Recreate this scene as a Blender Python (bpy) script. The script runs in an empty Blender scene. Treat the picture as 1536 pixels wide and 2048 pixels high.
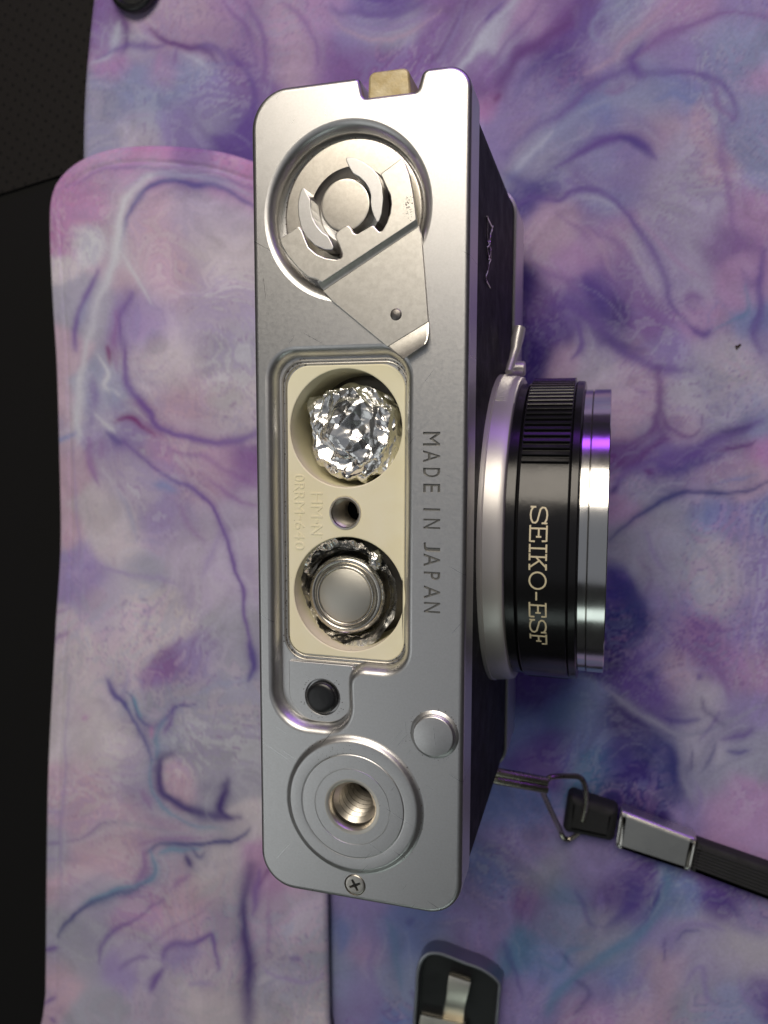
import bpy, bmesh, math, random
import numpy as np
from mathutils import Vector, Matrix, noise
from mathutils.geometry import tessellate_polygon

random.seed(7)
S = 0.001                       # everything below is measured in millimetres
H = 72.0                        # height of the film camera's bottom plate above the mat
sc = bpy.context.scene
COL = sc.collection

# ------------------------------------------------------------------ viewpoint
RW = [[0.9614523809940152, 0.002370331073060972, -0.27496127111202967],
      [-0.028923160376583087, 0.9952873934798607, -0.0925551466634639],
      [0.27344610049289325, 0.09694011507456002, 0.9569899917003111]]
CW = [32.42614425014978, 10.01400113098265, 100.0472867593011]
FPX = 1544.03
cam = bpy.data.cameras.new('camera'); camo = bpy.data.objects.new('camera', cam); COL.objects.link(camo)
Rm = Matrix(RW).transposed()
camo.matrix_world = Matrix.Translation(Vector((CW[0]*S, CW[1]*S, (CW[2]+H)*S))) @ Rm.to_4x4()
cam.sensor_fit = 'HORIZONTAL'; cam.sensor_width = 27.0; cam.lens = 27.0*FPX/1536
cam.clip_start = 0.005; cam.clip_end = 20
cam.dof.use_dof = True; cam.dof.focus_distance = 0.104; cam.dof.aperture_fstop = 30
sc.camera = camo

# ------------------------------------------------------------------ world and lamps (indoor, lamp-lit close-up)
w = bpy.data.worlds.new("World"); sc.world = w; w.use_nodes = True
bg = w.node_tree.nodes['Background']; bg.inputs[0].default_value = (0.56, 0.56, 0.58, 1); bg.inputs[1].default_value = 0.03

def lamp(name, loc, target, sx, sy, power, col):
    l = bpy.data.lights.new(name, 'AREA'); l.shape = 'RECTANGLE'; l.size = sx; l.size_y = sy
    l.energy = power; l.color = col
    o = bpy.data.objects.new(name, l); COL.objects.link(o); o.location = loc
    d = Vector(target)-Vector(loc); o.rotation_euler = d.to_track_quat('-Z', 'Y').to_euler()
    return o
lamp('warm_ceiling_lamp', (0.0, 0.34, 0.47), (0, 0.0, 0.05), 0.34, 0.26, 2.1, (1.0, 0.90, 0.77))
lamp('violet_led_strip', (0.20, 0.60, 0.20), (0.02, 0.0, 0.03), 0.60, 0.10, 0.62, (0.38, 0.08, 1.0))
lamp('cool_room_glow', (-0.42, -0.30, 0.62), (0, 0, 0.05), 0.50, 0.40, 0.46, (0.94, 0.97, 0.98))
lamp('grey_window_glow', (0.05, -0.62, 0.38), (0, 0, 0.05), 0.34, 0.13, 0.17, (0.86, 1.0, 0.94))
lamp('ceiling_bounce', (0.05, -0.05, 1.0), (0, 0, 0), 0.9, 0.9, 0.46, (0.86, 0.90, 1.0))
sc.view_settings.view_transform = 'Standard'; sc.view_settings.look = 'None'
sc.view_settings.exposure = 0.0; sc.view_settings.gamma = 1.0

# ------------------------------------------------------------------ measuring: a point of the survey picture laid on a level plane
def at(px, py, z=0.0):
    """plate-frame x, y (mm) of a surveyed point lying at height z above the bottom plate"""
    a = ((px-768)/FPX, -(py-1024)/FPX, -1.0)
    d = [sum(RW[k][i]*a[k] for k in range(3)) for i in range(3)]
    t = (z-CW[2])/d[2]
    return (CW[0]+t*d[0], CW[1]+t*d[1])
def atx(px, py, x):
    a = ((px-768)/FPX, -(py-1024)/FPX, -1.0)
    d = [sum(RW[k][i]*a[k] for k in range(3)) for i in range(3)]
    t = (x-CW[0])/d[0]
    return (CW[1]+t*d[1], CW[2]+t*d[2])

# ------------------------------------------------------------------ materials
def srgb(r, g, b):
    f = lambda c: (c/255/12.92) if c/255 <= .04045 else ((c/255+.055)/1.055)**2.4
    return (f(r), f(g), f(b), 1)
def mat(name, col, rough=.5, metal=0., bump=0., bscale=1000., rvar=0., cvar=None, cscale=300., spec=.5, coat=0., aniso=None, bump2=0., b2scale=100., scratch=False):
    m = bpy.data.materials.new(name); m.use_nodes = True
    nt = m.node_tree; N = nt.nodes; L = nt.links; b = N['Principled BSDF']
    b.inputs['Base Color'].default_value = col; b.inputs['Roughness'].default_value = rough
    b.inputs['Metallic'].default_value = metal; b.inputs['Specular IOR Level'].default_value = spec
    b.inputs['Coat Weight'].default_value = coat; b.inputs['Coat Roughness'].default_value = .1
    tc = N.new('ShaderNodeTexCoord'); src = tc.outputs['Object']
    if aniso:
        mp = N.new('ShaderNodeMapping'); mp.inputs['Scale'].default_value = aniso; L.new(src, mp.inputs[0]); src = mp.outputs[0]
    def nz(scale, detail=3, rough_=.6):
        n = N.new('ShaderNodeTexNoise'); n.inputs['Scale'].default_value = scale; n.inputs['Detail'].default_value = detail
        n.inputs['Roughness'].default_value = rough_; L.new(src, n.inputs['Vector']); return n
    if bump:
        n = nz(bscale); bp = N.new('ShaderNodeBump'); bp.inputs['Strength'].default_value = bump; bp.inputs['Distance'].default_value = .0001
        L.new(n.outputs[0], bp.inputs['Height']); L.new(bp.outputs[0], b.inputs['Normal'])
        if bump2:
            n2 = nz(b2scale); bp2 = N.new('ShaderNodeBump'); bp2.inputs['Strength'].default_value = bump2; bp2.inputs['Distance'].default_value = .0006
            L.new(n2.outputs[0], bp2.inputs['Height']); L.new(bp2.outputs[0], bp.inputs['Normal'])
    if rvar:
        n = nz(cscale*.7, 5); mr = N.new('ShaderNodeMapRange'); mr.inputs[1].default_value = .3; mr.inputs[2].default_value = .7
        mr.inputs[3].default_value = max(0, rough-rvar); mr.inputs[4].default_value = rough+rvar
        L.new(n.outputs[0], mr.inputs[0]); L.new(mr.outputs[0], b.inputs['Roughness'])
    if cvar:
        n = nz(cscale, 6, .65); cr = N.new('ShaderNodeValToRGB'); cr.color_ramp.elements[0].position = .38; cr.color_ramp.elements[1].position = .62
        cr.color_ramp.elements[0].color = cvar; cr.color_ramp.elements[1].color = col
        L.new(n.outputs[0], cr.inputs[0]); L.new(cr.outputs[0], b.inputs['Base Color'])
    if scratch:
        base = b.inputs['Roughness'].links[0].from_socket; base_c = b.inputs['Base Color'].links[0].from_socket
        prev = None
        for k, (rot, sx_, th_) in enumerate(((.5, 90, .755), (-.9, 120, .76), (1.45, 80, .765))):
            mp = N.new('ShaderNodeMapping'); m0 = N.new('ShaderNodeMapping'); m0.inputs['Rotation'].default_value = (0, 0, rot); mp.inputs['Scale'].default_value = (sx_, 4200, 1); L.new(tc.outputs['Object'], m0.inputs[0])
            nn = N.new('ShaderNodeTexNoise'); nn.inputs['Scale'].default_value = 1; nn.inputs['Detail'].default_value = 1
            L.new(m0.outputs[0], mp.inputs[0]); L.new(mp.outputs[0], nn.inputs['Vector'])
            mr = N.new('ShaderNodeMapRange'); mr.inputs[1].default_value = th_; mr.inputs[2].default_value = th_+.03; L.new(nn.outputs[0], mr.inputs[0])
            if prev is None: prev = mr.outputs[0]
            else:
                mx = N.new('ShaderNodeMath'); mx.operation = 'MAXIMUM'; L.new(prev, mx.inputs[0]); L.new(mr.outputs[0], mx.inputs[1]); prev = mx.outputs[0]
        ad = N.new('ShaderNodeMath'); ad.operation = 'MULTIPLY_ADD'; ad.inputs[1].default_value = -.16; L.new(prev, ad.inputs[0]); L.new(base, ad.inputs[2]); L.new(ad.outputs[0], b.inputs['Roughness'])
        mc = N.new('ShaderNodeMix'); mc.data_type = 'RGBA'; L.new(prev, mc.inputs[0]); L.new(base_c, mc.inputs[6]); mc.inputs[7].default_value = (.56, .56, .56, 1); L.new(mc.outputs[2], b.inputs['Base Color'])
    return m
M = {}
M['satin'] = mat('satin_chrome', (.69, .69, .685, 1), .37, 1, .08, 9000, .03, (.65, .65, .64, 1), 3000, scratch=True)
M['matte'] = mat('matte_silver', (.62, .605, .58, 1), .36, .55, .06, 3500, .03)
M['groove'] = mat('dark_groove', (.20, .20, .19, 1), .45, .8, .3, 3000)  # letter floors coloured darker than the plate so the words stand out
M['threadsteel'] = mat('thread_steel', (.72, .68, .60, 1), .36, 1, .1, 2500, .04)
M['satin_worn'] = mat('worn_satin_chrome', (.68, .65, .59, 1), .34, 1, .05, 9000, .03, (.60, .57, .51, 1), 2200)
M['polish'] = mat('polished_steel', (.66, .64, .60, 1), .20, 1, .12, 2500, .06, (.58, .56, .52, 1), 400)
M['lever'] = mat('lever_steel', (.84, .82, .76, 1), .36, 1, .02, 9000, .02, (.74, .72, .66, 1), 1500)
M['chrome'] = mat('bright_chrome', (.74, .73, .71, 1), .15, 1, .04, 900, .04, aniso=(1, .15, 1))
M['frost'] = mat('frosted_alloy', (.78, .76, .74, 1), .33, 1, .06, 3500, .02)
M['dkmetal'] = mat('dark_metal', (.20, .19, .18, 1), .38, 1, .3, 2500, .1)
M['hole'] = mat('hole_black', (.006, .006, .006, 1), .6)
M['cream'] = mat('cream_plastic', srgb(246, 242, 214), .42, 0, .12, 900, .05, srgb(242, 235, 200), 60)
M['foil'] = mat('aluminium_foil', (.88, .88, .87, 1), .26, 1, .05, 1500, .05)
M['batt'] = mat('battery_nickel', (.66, .63, .57, 1), .24, 1, .05, 2500, .04, (.58, .55, .49, 1), 900)
M['battface'] = mat('battery_pebbled_nickel', (.60, .585, .53, 1), .42, 1, .35, 9000, .03)
M['black'] = mat('black_enamel', (.008, .008, .009, 1), .20, 0, .08, 1500, .04, spec=.4)
M['blackmat'] = mat('black_plastic', (.010, .012, .012, 1), .35, 0, .25, 1500, .06)
M['leather'] = mat('black_leatherette', (.008, .008, .010, 1), .6, 0, 1.0, 1300, .1, spec=.15)
M['beige'] = mat('beige_latch', srgb(198, 187, 154), .45, .2, .35, 1500, .08, srgb(176, 158, 112), 300)
M['ink'] = mat('pale_gold_ink', srgb(222, 212, 178), .5, 0, .1, 2000)
M['grime'] = mat('brown_grime', srgb(50, 34, 22), .8, 0, .5, 2000)
M['dust'] = mat('grey_dust', srgb(170, 165, 150), .9)
M['strap'] = mat('black_cord', (.012, .013, .013, 1), .7, 0, .8, 1500, .1)
M['rubber'] = mat('black_rubber', (.01, .011, .012, 1), .28, 0, .2, 1500, .05)
M['steel'] = mat('nickel_wire', (.42, .39, .32, 1), .25, 1, .2, 1000, .08)
M['rim'] = mat('grey_metal_rim', (.36, .37, .40, 1), .38, 1, .3, 1500, .08)
M['crimp'] = mat('crimped_tin', (.72, .71, .66, 1), .30, 1, .12, 900, .05)
M['spring'] = mat('pale_spring_metal', (.74, .71, .62, 1), .38, 1, .2, 1200, .08)
M['glass'] = mat('lens_glass', (.01, .01, .02, 1), .03, 0, spec=.9)

# ------------------------------------------------------------------ mesh helpers
def meshobj(name, verts, faces, m, parent=None, smooth=True, angle=35, z0=H):
    me = bpy.data.meshes.new(name)
    me.from_pydata([(v[0]*S, v[1]*S, (v[2]+z0)*S) for v in verts], [], faces)
    bm = bmesh.new(); bm.from_mesh(me); bmesh.ops.recalc_face_normals(bm, faces=bm.faces); bm.to_mesh(me); bm.free()
    if smooth:
        me.shade_smooth(); me.set_sharp_from_angle(angle=math.radians(angle))
    me.materials.append(m)
    o = bpy.data.objects.new(name, me); COL.objects.link(o)
    if smooth:
        wn = o.modifiers.new('even_normals', 'WEIGHTED_NORMAL'); wn.keep_sharp = True; wn.weight = 80
    if parent: o.parent = parent
    return o
def thing(name, label, cat, group=None, kind=None):
    o = bpy.data.objects.new(name, None); COL.objects.link(o); o.empty_display_size = .01
    o['label'] = label; o['category'] = cat
    if group: o['group'] = group
    return o
def tag(o, label=None, cat=None, kind=None, group=None):
    if label: o['label'] = label
    if cat: o['category'] = cat
    if kind: o['kind'] = kind
    if group: o['group'] = group
    return o
class MB:
    def __init__(s): s.v = []; s.f = []
    def add(s, v, f):
        n = len(s.v); s.v += [tuple(p) for p in v]; s.f += [tuple(i+n for i in q) for q in f]
    def strip(s, loops, close=True):
        n = len(s.v); k = len(loops[0])
        for l in loops: s.v += [tuple(p) for p in l]
        for a in range(len(loops)-1):
            for i in range(k if close else k-1):
                j = (i+1) % k
                s.f.append((n+a*k+i, n+a*k+j, n+(a+1)*k+j, n+(a+1)*k+i))
    def cap(s, loop): n = len(s.v); s.v += [tuple(p) for p in loop]; s.f.append(tuple(range(n, n+len(loop))))
    def tess(s, loops):
        vs = [Vector((p[0], p[1], p[2])) for l in loops for p in l]
        tri = tessellate_polygon([[Vector(p) for p in l] for l in loops])
        s.add(vs, tri)
    def build(s, name, m, parent=None, **k): return meshobj(name, s.v, s.f, m, parent, **k)
def area(l): return sum(l[i-1][0]*l[i][1]-l[i][0]*l[i-1][1] for i in range(len(l)))/2
def ccw(l): return l if area(l) > 0 else l[::-1]
def inset(l, d):
    """move a closed 2-D loop to its left (inwards when counter-clockwise)"""
    n = len(l); out = []
    for i in range(n):
        a, b, c = l[i-1], l[i], l[(i+1) % n]
        u = (b[0]-a[0], b[1]-a[1]); v = (c[0]-b[0], c[1]-b[1])
        lu = math.hypot(*u) or 1e-9; lv = math.hypot(*v) or 1e-9
        n1 = (-u[1]/lu, u[0]/lu); n2 = (-v[1]/lv, v[0]/lv)
        m_ = (n1[0]+n2[0], n1[1]+n2[1]); q = m_[0]**2+m_[1]**2
        k = min(2/max(q, .25), 2.5)
        out.append((b[0]+m_[0]*d*k, b[1]+m_[1]*d*k))
    return out
def z3(l, z): return [(p[0], p[1], z) for p in l]
def circle(c, r, n=64): return [(c[0]+r*math.cos(2*math.pi*i/n), c[1]+r*math.sin(2*math.pi*i/n)) for i in range(n)]
def roundpoly(pts, rad, seg=8):
    """polygon with rounded corners; rad may be a list"""
    pts = list(pts); n = len(pts); out = []
    if not isinstance(rad, (list, tuple)): rad = [rad]*n
    for i in range(n):
        a, b, c = Vector(pts[i-1]), Vector(pts[i]), Vector(pts[(i+1) % n]); r = rad[i]
        if r <= 1e-6: out.append(tuple(b)); continue
        u = (a-b).normalized(); v = (c-b).normalized(); ang = u.angle(v)
        if ang > 3.10: out.append(tuple(b)); continue
        t = min(r/math.tan(ang/2), (a-b).length*.49, (c-b).length*.49); rr = t*math.tan(ang/2)
        p, q = b+u*t, b+v*t; cc = b+(u+v).normalized()*(rr/math.sin(ang/2))
        a0 = math.atan2(p.y-cc.y, p.x-cc.x); a1 = math.atan2(q.y-cc.y, q.x-cc.x); d = (a1-a0+math.pi) % (2*math.pi)-math.pi
        for k in range(seg+1):
            th = a0+d*k/seg; out.append((cc.x+rr*math.cos(th), cc.y+rr*math.sin(th)))
    return out
def catmull(pts, n=8, closed=False):
    P = [np.array(p, float) for p in pts]; out = []; m = len(P)
    for i in range(m if closed else m-1):
        p1, p2 = P[i], P[(i+1) % m]
        p0 = P[i-1] if (closed or i > 0) else p1; p3 = P[(i+2) % m] if (closed or i+2 < m) else p2
        for k in range(n):
            t = k/n
            out.append(.5*((2*p1)+(-p0+p2)*t+(2*p0-5*p1+4*p2-p3)*t*t+(-p0+3*p1-3*p2+p3)*t**3))
    if not closed: out.append(P[-1])
    return [tuple(p) for p in out]
def qprof(r, n=6):      # quarter round, (inset, drop) from the face down to the side
    return [(r*(1-math.sin(math.pi/2*k/n)), -r*(1-math.cos(math.pi/2*k/n))) for k in range(n+1)]
def plateprism(mb, loop, ztop, zbot, bev=.2, n=4, holes=()):
    loop = ccw(loop); P = qprof(bev, n)
    ls = [z3(inset(loop, a), ztop+b) for a, b in P]
    mb.strip(ls+[z3(loop, zbot)])
    hl = []
    for h in holes:
        h = ccw(h); mb.strip([z3(inset(h, -a), ztop+b) for a, b in P]+[z3(h, zbot)]); hl.append(z3(inset(h, -P[0][0]), ztop))
    mb.tess([ls[0]]+hl)
def prism(name, loop, ztop, zbot, bev, m, parent, holes=(), **k):
    mb = MB(); plateprism(mb, loop, ztop, zbot, bev, holes=holes); return mb.build(name, m, parent, **k)
def lathe(mb, prof, c, axis='z', n=72, a0=0., a1=2*math.pi):
    """prof: (radius, height) pairs; axis z through (cx,cy) or axis x through (cy,cz)"""
    full = abs(a1-a0-2*math.pi) < 1e-6; k = n if full else n+1; ls = []
    for r, h in prof:
        l = []
        for i in range(k):
            th = a0+(a1-a0)*i/n
            if axis == 'z': l.append((c[0]+r*math.cos(th), c[1]+r*math.sin(th), h))
            else: l.append((h, c[0]-r*math.sin(th), c[1]+r*math.cos(th)))
        ls.append(l)
    mb.strip(ls, full)
def tube(mb, pts, r, n=10, closed=False, flat=1.0, up=(0, 0, 1)):
    P = [Vector(p) for p in pts]; ls = []
    for i, p in enumerate(P):
        if closed: t = P[(i+1) % len(P)]-P[i-1]
        else: t = P[min(i+1, len(P)-1)]-P[max(i-1, 0)]
        t.normalize(); s = t.cross(Vector(up))
        if s.length < 1e-4: s = t.cross(Vector((1, 0, 0)))
        s.normalize(); q = s.cross(t)
        rr = r[i] if isinstance(r, (list, tuple)) else r
        ls.append([tuple(p+s*rr*math.cos(2*math.pi*k/n)+q*rr*flat*math.sin(2*math.pi*k/n)) for k in range(n)])
    mb.strip(ls+([ls[0]] if closed else []))
    if not closed: mb.cap(ls[0]); mb.cap(ls[-1])

def glyph_loops(ch):
    cu = bpy.data.curves.new('t', 'FONT'); cu.body = ch; cu.size = 1; cu.fill_mode = 'NONE'; cu.resolution_u = 4
    o = bpy.data.objects.new('t', cu); COL.objects.link(o)
    me = bpy.data.meshes.new_from_object(o.evaluated_get(bpy.context.evaluated_depsgraph_get()))
    bpy.data.objects.remove(o); adj = {}
    for e in me.edges:
        a, b = e.vertices; adj.setdefault(a, []).append(b); adj.setdefault(b, []).append(a)
    seen = set(); loops = []
    for s0 in adj:
        if s0 in seen: continue
        l = [s0]; seen.add(s0); cur = s0; prev = None
        while True:
            nx = [q for q in adj[cur] if q != prev and q not in seen]
            if not nx: break
            prev, cur = cur, nx[0]; seen.add(cur); l.append(cur)
        pts = [tuple(me.vertices[i].co[:2]) for i in l]
        cl = []
        for p in pts:
            if not cl or math.hypot(p[0]-cl[-1][0], p[1]-cl[-1][1]) > 1e-4: cl.append(p)
        if len(cl) > 2 and math.hypot(cl[0][0]-cl[-1][0], cl[0][1]-cl[-1][1]) < 1e-4: cl.pop()
        loops.append(cl)
    bpy.data.meshes.remove(me)
    return loops
def fit_glyph(ch, y_start, y_end, x_base, x_top):
    """glyph running down the -Y direction with its top towards +X"""
    L = glyph_loops(ch); xs = [p[0] for l in L for p in l]; ys = [p[1] for l in L for p in l]
    a, b = min(xs), max(xs); c, d = min(ys), max(ys); out = []
    for l in L:
        out.append([(x_base+(p[1]-c)/(d-c)*(x_top-x_base), y_start+(p[0]-a)/(b-a)*(y_end-y_start)) for p in l])
    out.sort(key=lambda l: -abs(area(l)))
    return out

# ------------------------------------------------------------------ the marbled print (flat ink on cloth), computed as paint density
def hgrid(seed):
    return np.random.RandomState(seed).rand(64, 64)
_G = {}
def vnoise(x, y, seed):
    if seed not in _G: _G[seed] = hgrid(seed)
    g = _G[seed]; xi = np.floor(x).astype(int); yi = np.floor(y).astype(int); fx = x-xi; fy = y-yi
    fx = fx*fx*fx*(fx*(fx*6-15)+10); fy = fy*fy*fy*(fy*(fy*6-15)+10)
    a = g[yi % 64, xi % 64]; b = g[yi % 64, (xi+1) % 64]; c = g[(yi+1) % 64, xi % 64]; d = g[(yi+1) % 64, (xi+1) % 64]
    return (a*(1-fx)+b*fx)*(1-fy)+(c*(1-fx)+d*fx)*fy-.5
def fbm(x, y, seed, o=4, gain=.5):
    s = 0; a = 1
    for k in range(o): s = s+a*vnoise(x*2**k+k*17.3, y*2**k+k*9.1, seed+k); a *= gain
    return s
def lin(c):
    c = np.asarray(c, float)/255; return np.where(c <= .04045, c/12.92, ((c+.055)/1.055)**2.4)
# ink colours
CR = (216, 210, 216); PW = (200, 192, 212); PK = (206, 172, 206); PE = (212, 188, 204); LI = (174, 160, 204); GB = (172, 180, 208)
BL = (146, 160, 206); MV = (158, 124, 178); PU = (122, 94, 168); IN = (88, 76, 154); PL = (118, 70, 140); NV = (60, 64, 134); TE = (118, 164, 192)
DP = (72, 54, 124); WH = (226, 232, 236); CM = (130, 58, 124); GY = (184, 184, 198); HP = (208, 158, 202)
def paint(U, V, blobs, veins, seed, wamp=14., base_sig=70.):
    """U, V: print coordinates; returns linear colour"""
    shp = U.shape; U = U.ravel(); V = V.ravel()
    wx = wamp*2.2*fbm(U/120, V/120, seed, 4); wy = wamp*2.2*fbm(U/120, V/120, seed+20, 4)
    # stretched swirls
    A = U+wx; B = V+wy
    col = np.zeros((len(U), 3)); wt = np.full(len(U), 1e-9)
    for (x, y, r, c, s) in blobs:
        d2 = ((A-x)**2+(B-y)**2)/(r*r*1.25)
        w_ = (s*np.exp(-d2*1.1))**1.9+s*2e-5/(.3+d2)
        col += w_[:, None]*lin(c); wt += w_
    col /= wt[:, None]
    # general marbling: soft folded bands
    # fine folded bands that follow one another, strong in some zones and faint in others
    a1 = fbm(U/230, V/230, seed+5, 3, .5); a2 = fbm(U/230+7, V/230, seed+9, 3, .5)
    b1 = fbm(U/120+2.2*a1, V/120+2.2*a2, seed+51, 3, .5); b2 = fbm(U/120+2.2*a1+3, V/120+2.2*a2, seed+55, 3, .5)
    q1 = fbm(U/170+1.9*b1+1.2*a1, V/170+1.9*b2, seed+2, 4, .5)
    zone = np.clip(.6+1.6*fbm(U/160, V/160, seed+61, 2), .22, 1)
    ph = q1*40+b1*9+1.1*fbm(U/26, V/26, seed+71, 2)
    hue = np.clip(.5+2*a2, 0, 1)[:, None]
    sw = np.sin(ph*.42)
    f2 = np.clip((sw-.45)/.10, 0, 1)*.42*zone*np.clip(1.3-(sw-.45)*1.4, 0, 1)     # pale fields with one crisp edge
    f3 = np.clip((-.5-sw)/.10, 0, 1)*.40*zone*np.clip(1.3-(-.5-sw)*1.5, 0, 1)
    f1 = np.exp(-((sw-.40)/.11)**2)*.46*zone
    col = col*(1-f2[:, None])+f2[:, None]*(lin(WH)*.92*hue+lin(PK)*(1-hue))
    col = col*(1-f3[:, None])+f3[:, None]*(lin(LI)*hue+lin(GB)*(1-hue))
    col = col*(1-f1[:, None])+f1[:, None]*(lin(PU)*(1-hue)+lin(MV)*hue)
    q2 = fbm(U/60+1.5*b1, V/60, seed+12, 3, .5)
    g = np.clip(col, 1e-4, 1)**(1/2.2); mu = g.mean(0); col = np.clip(mu+1.14*(g-mu), .03, .97)**2.2
    col *= (1+.22*q1+.16*q2)[:, None]
    wx2 = 5*fbm(U/55, V/55, seed+31, 3, .4); wy2 = 5*fbm(U/55, V/55, seed+35, 3, .4)
    wx2 = wx2+1.3*fbm(U/16, V/16, seed+81, 2); wy2 = wy2+1.3*fbm(U/16, V/16, seed+85, 2)
    A2 = U+wx2*2; B2 = V+wy2*2; wm = 1+.9*fbm(U/70, V/70, seed+41, 2, .4)
    for (pts, width, c, s) in veins:
        P = catmull(pts, 5); w0 = width if isinstance(width, (tuple, list)) else (width*.45, width)
        xs = [p[0] for p in P]; ys = [p[1] for p in P]; mrg = max(w0)*3+20
        idx = np.nonzero((A2 > min(xs)-mrg) & (A2 < max(xs)+mrg) & (B2 > min(ys)-mrg) & (B2 < max(ys)+mrg))[0]
        if len(idx) == 0: continue
        a = A2[idx]; b = B2[idx]; best = np.full(len(idx), 1e9); tt = np.zeros(len(idx)); side = np.zeros(len(idx)); n = len(P)-1
        for i in range(n):
            x0, y0 = P[i]; dx, dy = P[i+1][0]-x0, P[i+1][1]-y0; l2 = dx*dx+dy*dy+1e-9
            t = np.clip(((a-x0)*dx+(b-y0)*dy)/l2, 0, 1); d = np.hypot(a-x0-t*dx, b-y0-t*dy)
            m = d < best; best[m] = d[m]; tt[m] = (i+t[m])/n; side[m] = np.sign((a-x0)*dy-(b-y0)*dx)[m]
        taper = np.sin(np.pi*np.clip(tt, .03, .97))**.8
        wv = np.clip(wm[idx], .45, 1.7); flip_ = 1 if (int(pts[0][0])+int(pts[0][1])) % 2 else -1; sharp = side*flip_ > 0
        wd = (w0[0]+(w0[1]-w0[0])*taper)*wv
        k = np.where(sharp, .62*np.exp(-(best/(wd*.75))**2)+.38*np.exp(-best/(wd*1.2+3)), .62*np.exp(-(best/(wd*.75))**2)+.38*np.exp(-best/(wd*2.4+6)))
        fil = np.exp(-((best-wd*1.9-2.5)/2.2)**2)*taper*.5*(~sharp)*s*np.clip(wv-.5, 0, 1)
        # contour bands that echo the vein
        en = taper*np.exp(-best/(wd*2.5+26)); pz = 1.6*np.sin(U[idx]/61+V[idx]/47)
        bn = np.sin(best/(5.5+wd*.45)+pz)
        kp = np.clip(bn, 0, 1)*en*.20*(best > wd*.8)*s; kq = np.clip(-bn, 0, 1)*en*.26*(best > wd*.8)*s
        col[idx] = col[idx]*(1-kp[:, None])+kp[:, None]*(lin(WH)*.75+lin(GB)*.2)
        col[idx] = col[idx]*(1-kq[:, None])+kq[:, None]*(lin(c)*.6+lin(LI)*.4)
        col[idx] = col[idx]*(1-fil[:, None])+fil[:, None]*lin(WH)
        k = np.clip(min(1, s*(1.25 if seed == 8 else 1.2))*k*(.35+.65*taper**.5), 0, 1)
        col[idx] = col[idx]*(1-k[:, None])+k[:, None]*lin(c)
    return np.clip(col, .004, .9).reshape(shp+(3,))

REST_B = [(130, 350, 45, HP, 1.2), (200, 320, 45, PK, 1.2), (290, 318, 50, HP, 1.2), (380, 325, 50, MV, .9), (460, 350, 45, HP, 1), (560, 360, 60, HP, 1), (150, 400, 40, HP, .8),
 (120, 470, 35, HP, .8), (120, 540, 25, CR, .8), (160, 480, 30, WH, .8), (300, 470, 70, PE, 1.2), (380, 440, 50, PW, 1), (450, 440, 50, PW, .9), (440, 500, 70, CR, 1.1), (340, 560, 60, PE, 1), (420, 620, 80, PW, 1), (300, 640, 50, LI, .8),
 (480, 700, 70, GY, 1), (350, 720, 60, CR, 1), (300, 750, 40, CR, 1), (380, 800, 60, PE, .9), (470, 790, 60, CR, .9), (160, 620, 40, GY, .8), (130, 700, 30, PE, .8), (125, 820, 30, PE, .9), (125, 950, 30, PE, 1), (125, 1060, 30, PE, .9),
 (210, 780, 40, GB, 1), (240, 860, 40, LI, .9), (270, 960, 50, PW, 1), (330, 920, 40, PK, .8), (400, 930, 50, PE, .9), (470, 940, 50, MV, .5), (480, 1010, 40, PW, .8), (380, 1080, 60, PW, .9), (330, 1040, 50, LI, .6), (240, 1060, 50, CR, 1),
 (200, 1020, 40, CR, 1.1), (420, 1170, 60, PW, .8), (450, 1250, 50, GY, .8), (290, 1225, 55, CR, 1.6), (350, 1240, 30, CR, 1), (220, 1200, 45, PW, .9), (170, 1150, 40, LI, .7), (300, 1150, 40, GY, .8), (400, 1310, 60, LI, .5), (330, 1330, 35, MV, .35),
 (460, 1330, 40, GY, .9), (120, 1280, 40, CR, 1), (170, 1400, 50, CR, 1), (190, 1480, 60, CR, 1.2), (180, 1570, 60, PE, 1), (250, 1560, 50, PW, 1), (240, 1620, 40, PE, 1), (400, 1450, 60, GY, 1.1), (450, 1520, 60, GY, 1), (360, 1560, 30, PE, .8), (110, 1500, 30, CR, 1),
 (110, 1700, 30, GY, 1), (170, 1720, 50, PE, 1), (230, 1700, 50, PE, 1), (190, 1780, 40, PW, 1), (340, 1740, 40, PE, 1.2), (420, 1750, 50, CR, 1), (290, 1820, 50, PK, .7), (370, 1830, 50, PE, .9), (440, 1830, 40, GY, .9), (160, 1900, 50, GY, 1),
 (120, 1960, 40, PE, .9), (240, 1940, 40, LI, .6), (280, 1900, 40, PW, .9), (370, 1930, 30, LI, .9), (400, 1990, 60, CR, 1.3), (330, 2030, 60, PW, 1), (200, 2010, 40, GY, .9), (470, 2030, 40, CR, .8), (570, 1850, 60, PW, 1.2), (600, 1900, 50, GY, 1), (580, 1990, 50, GY, 1), (610, 2030, 50, CR, .9), (560, 1760, 50, PK, .8), (500, 1640, 30, CR, .8)]
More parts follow.
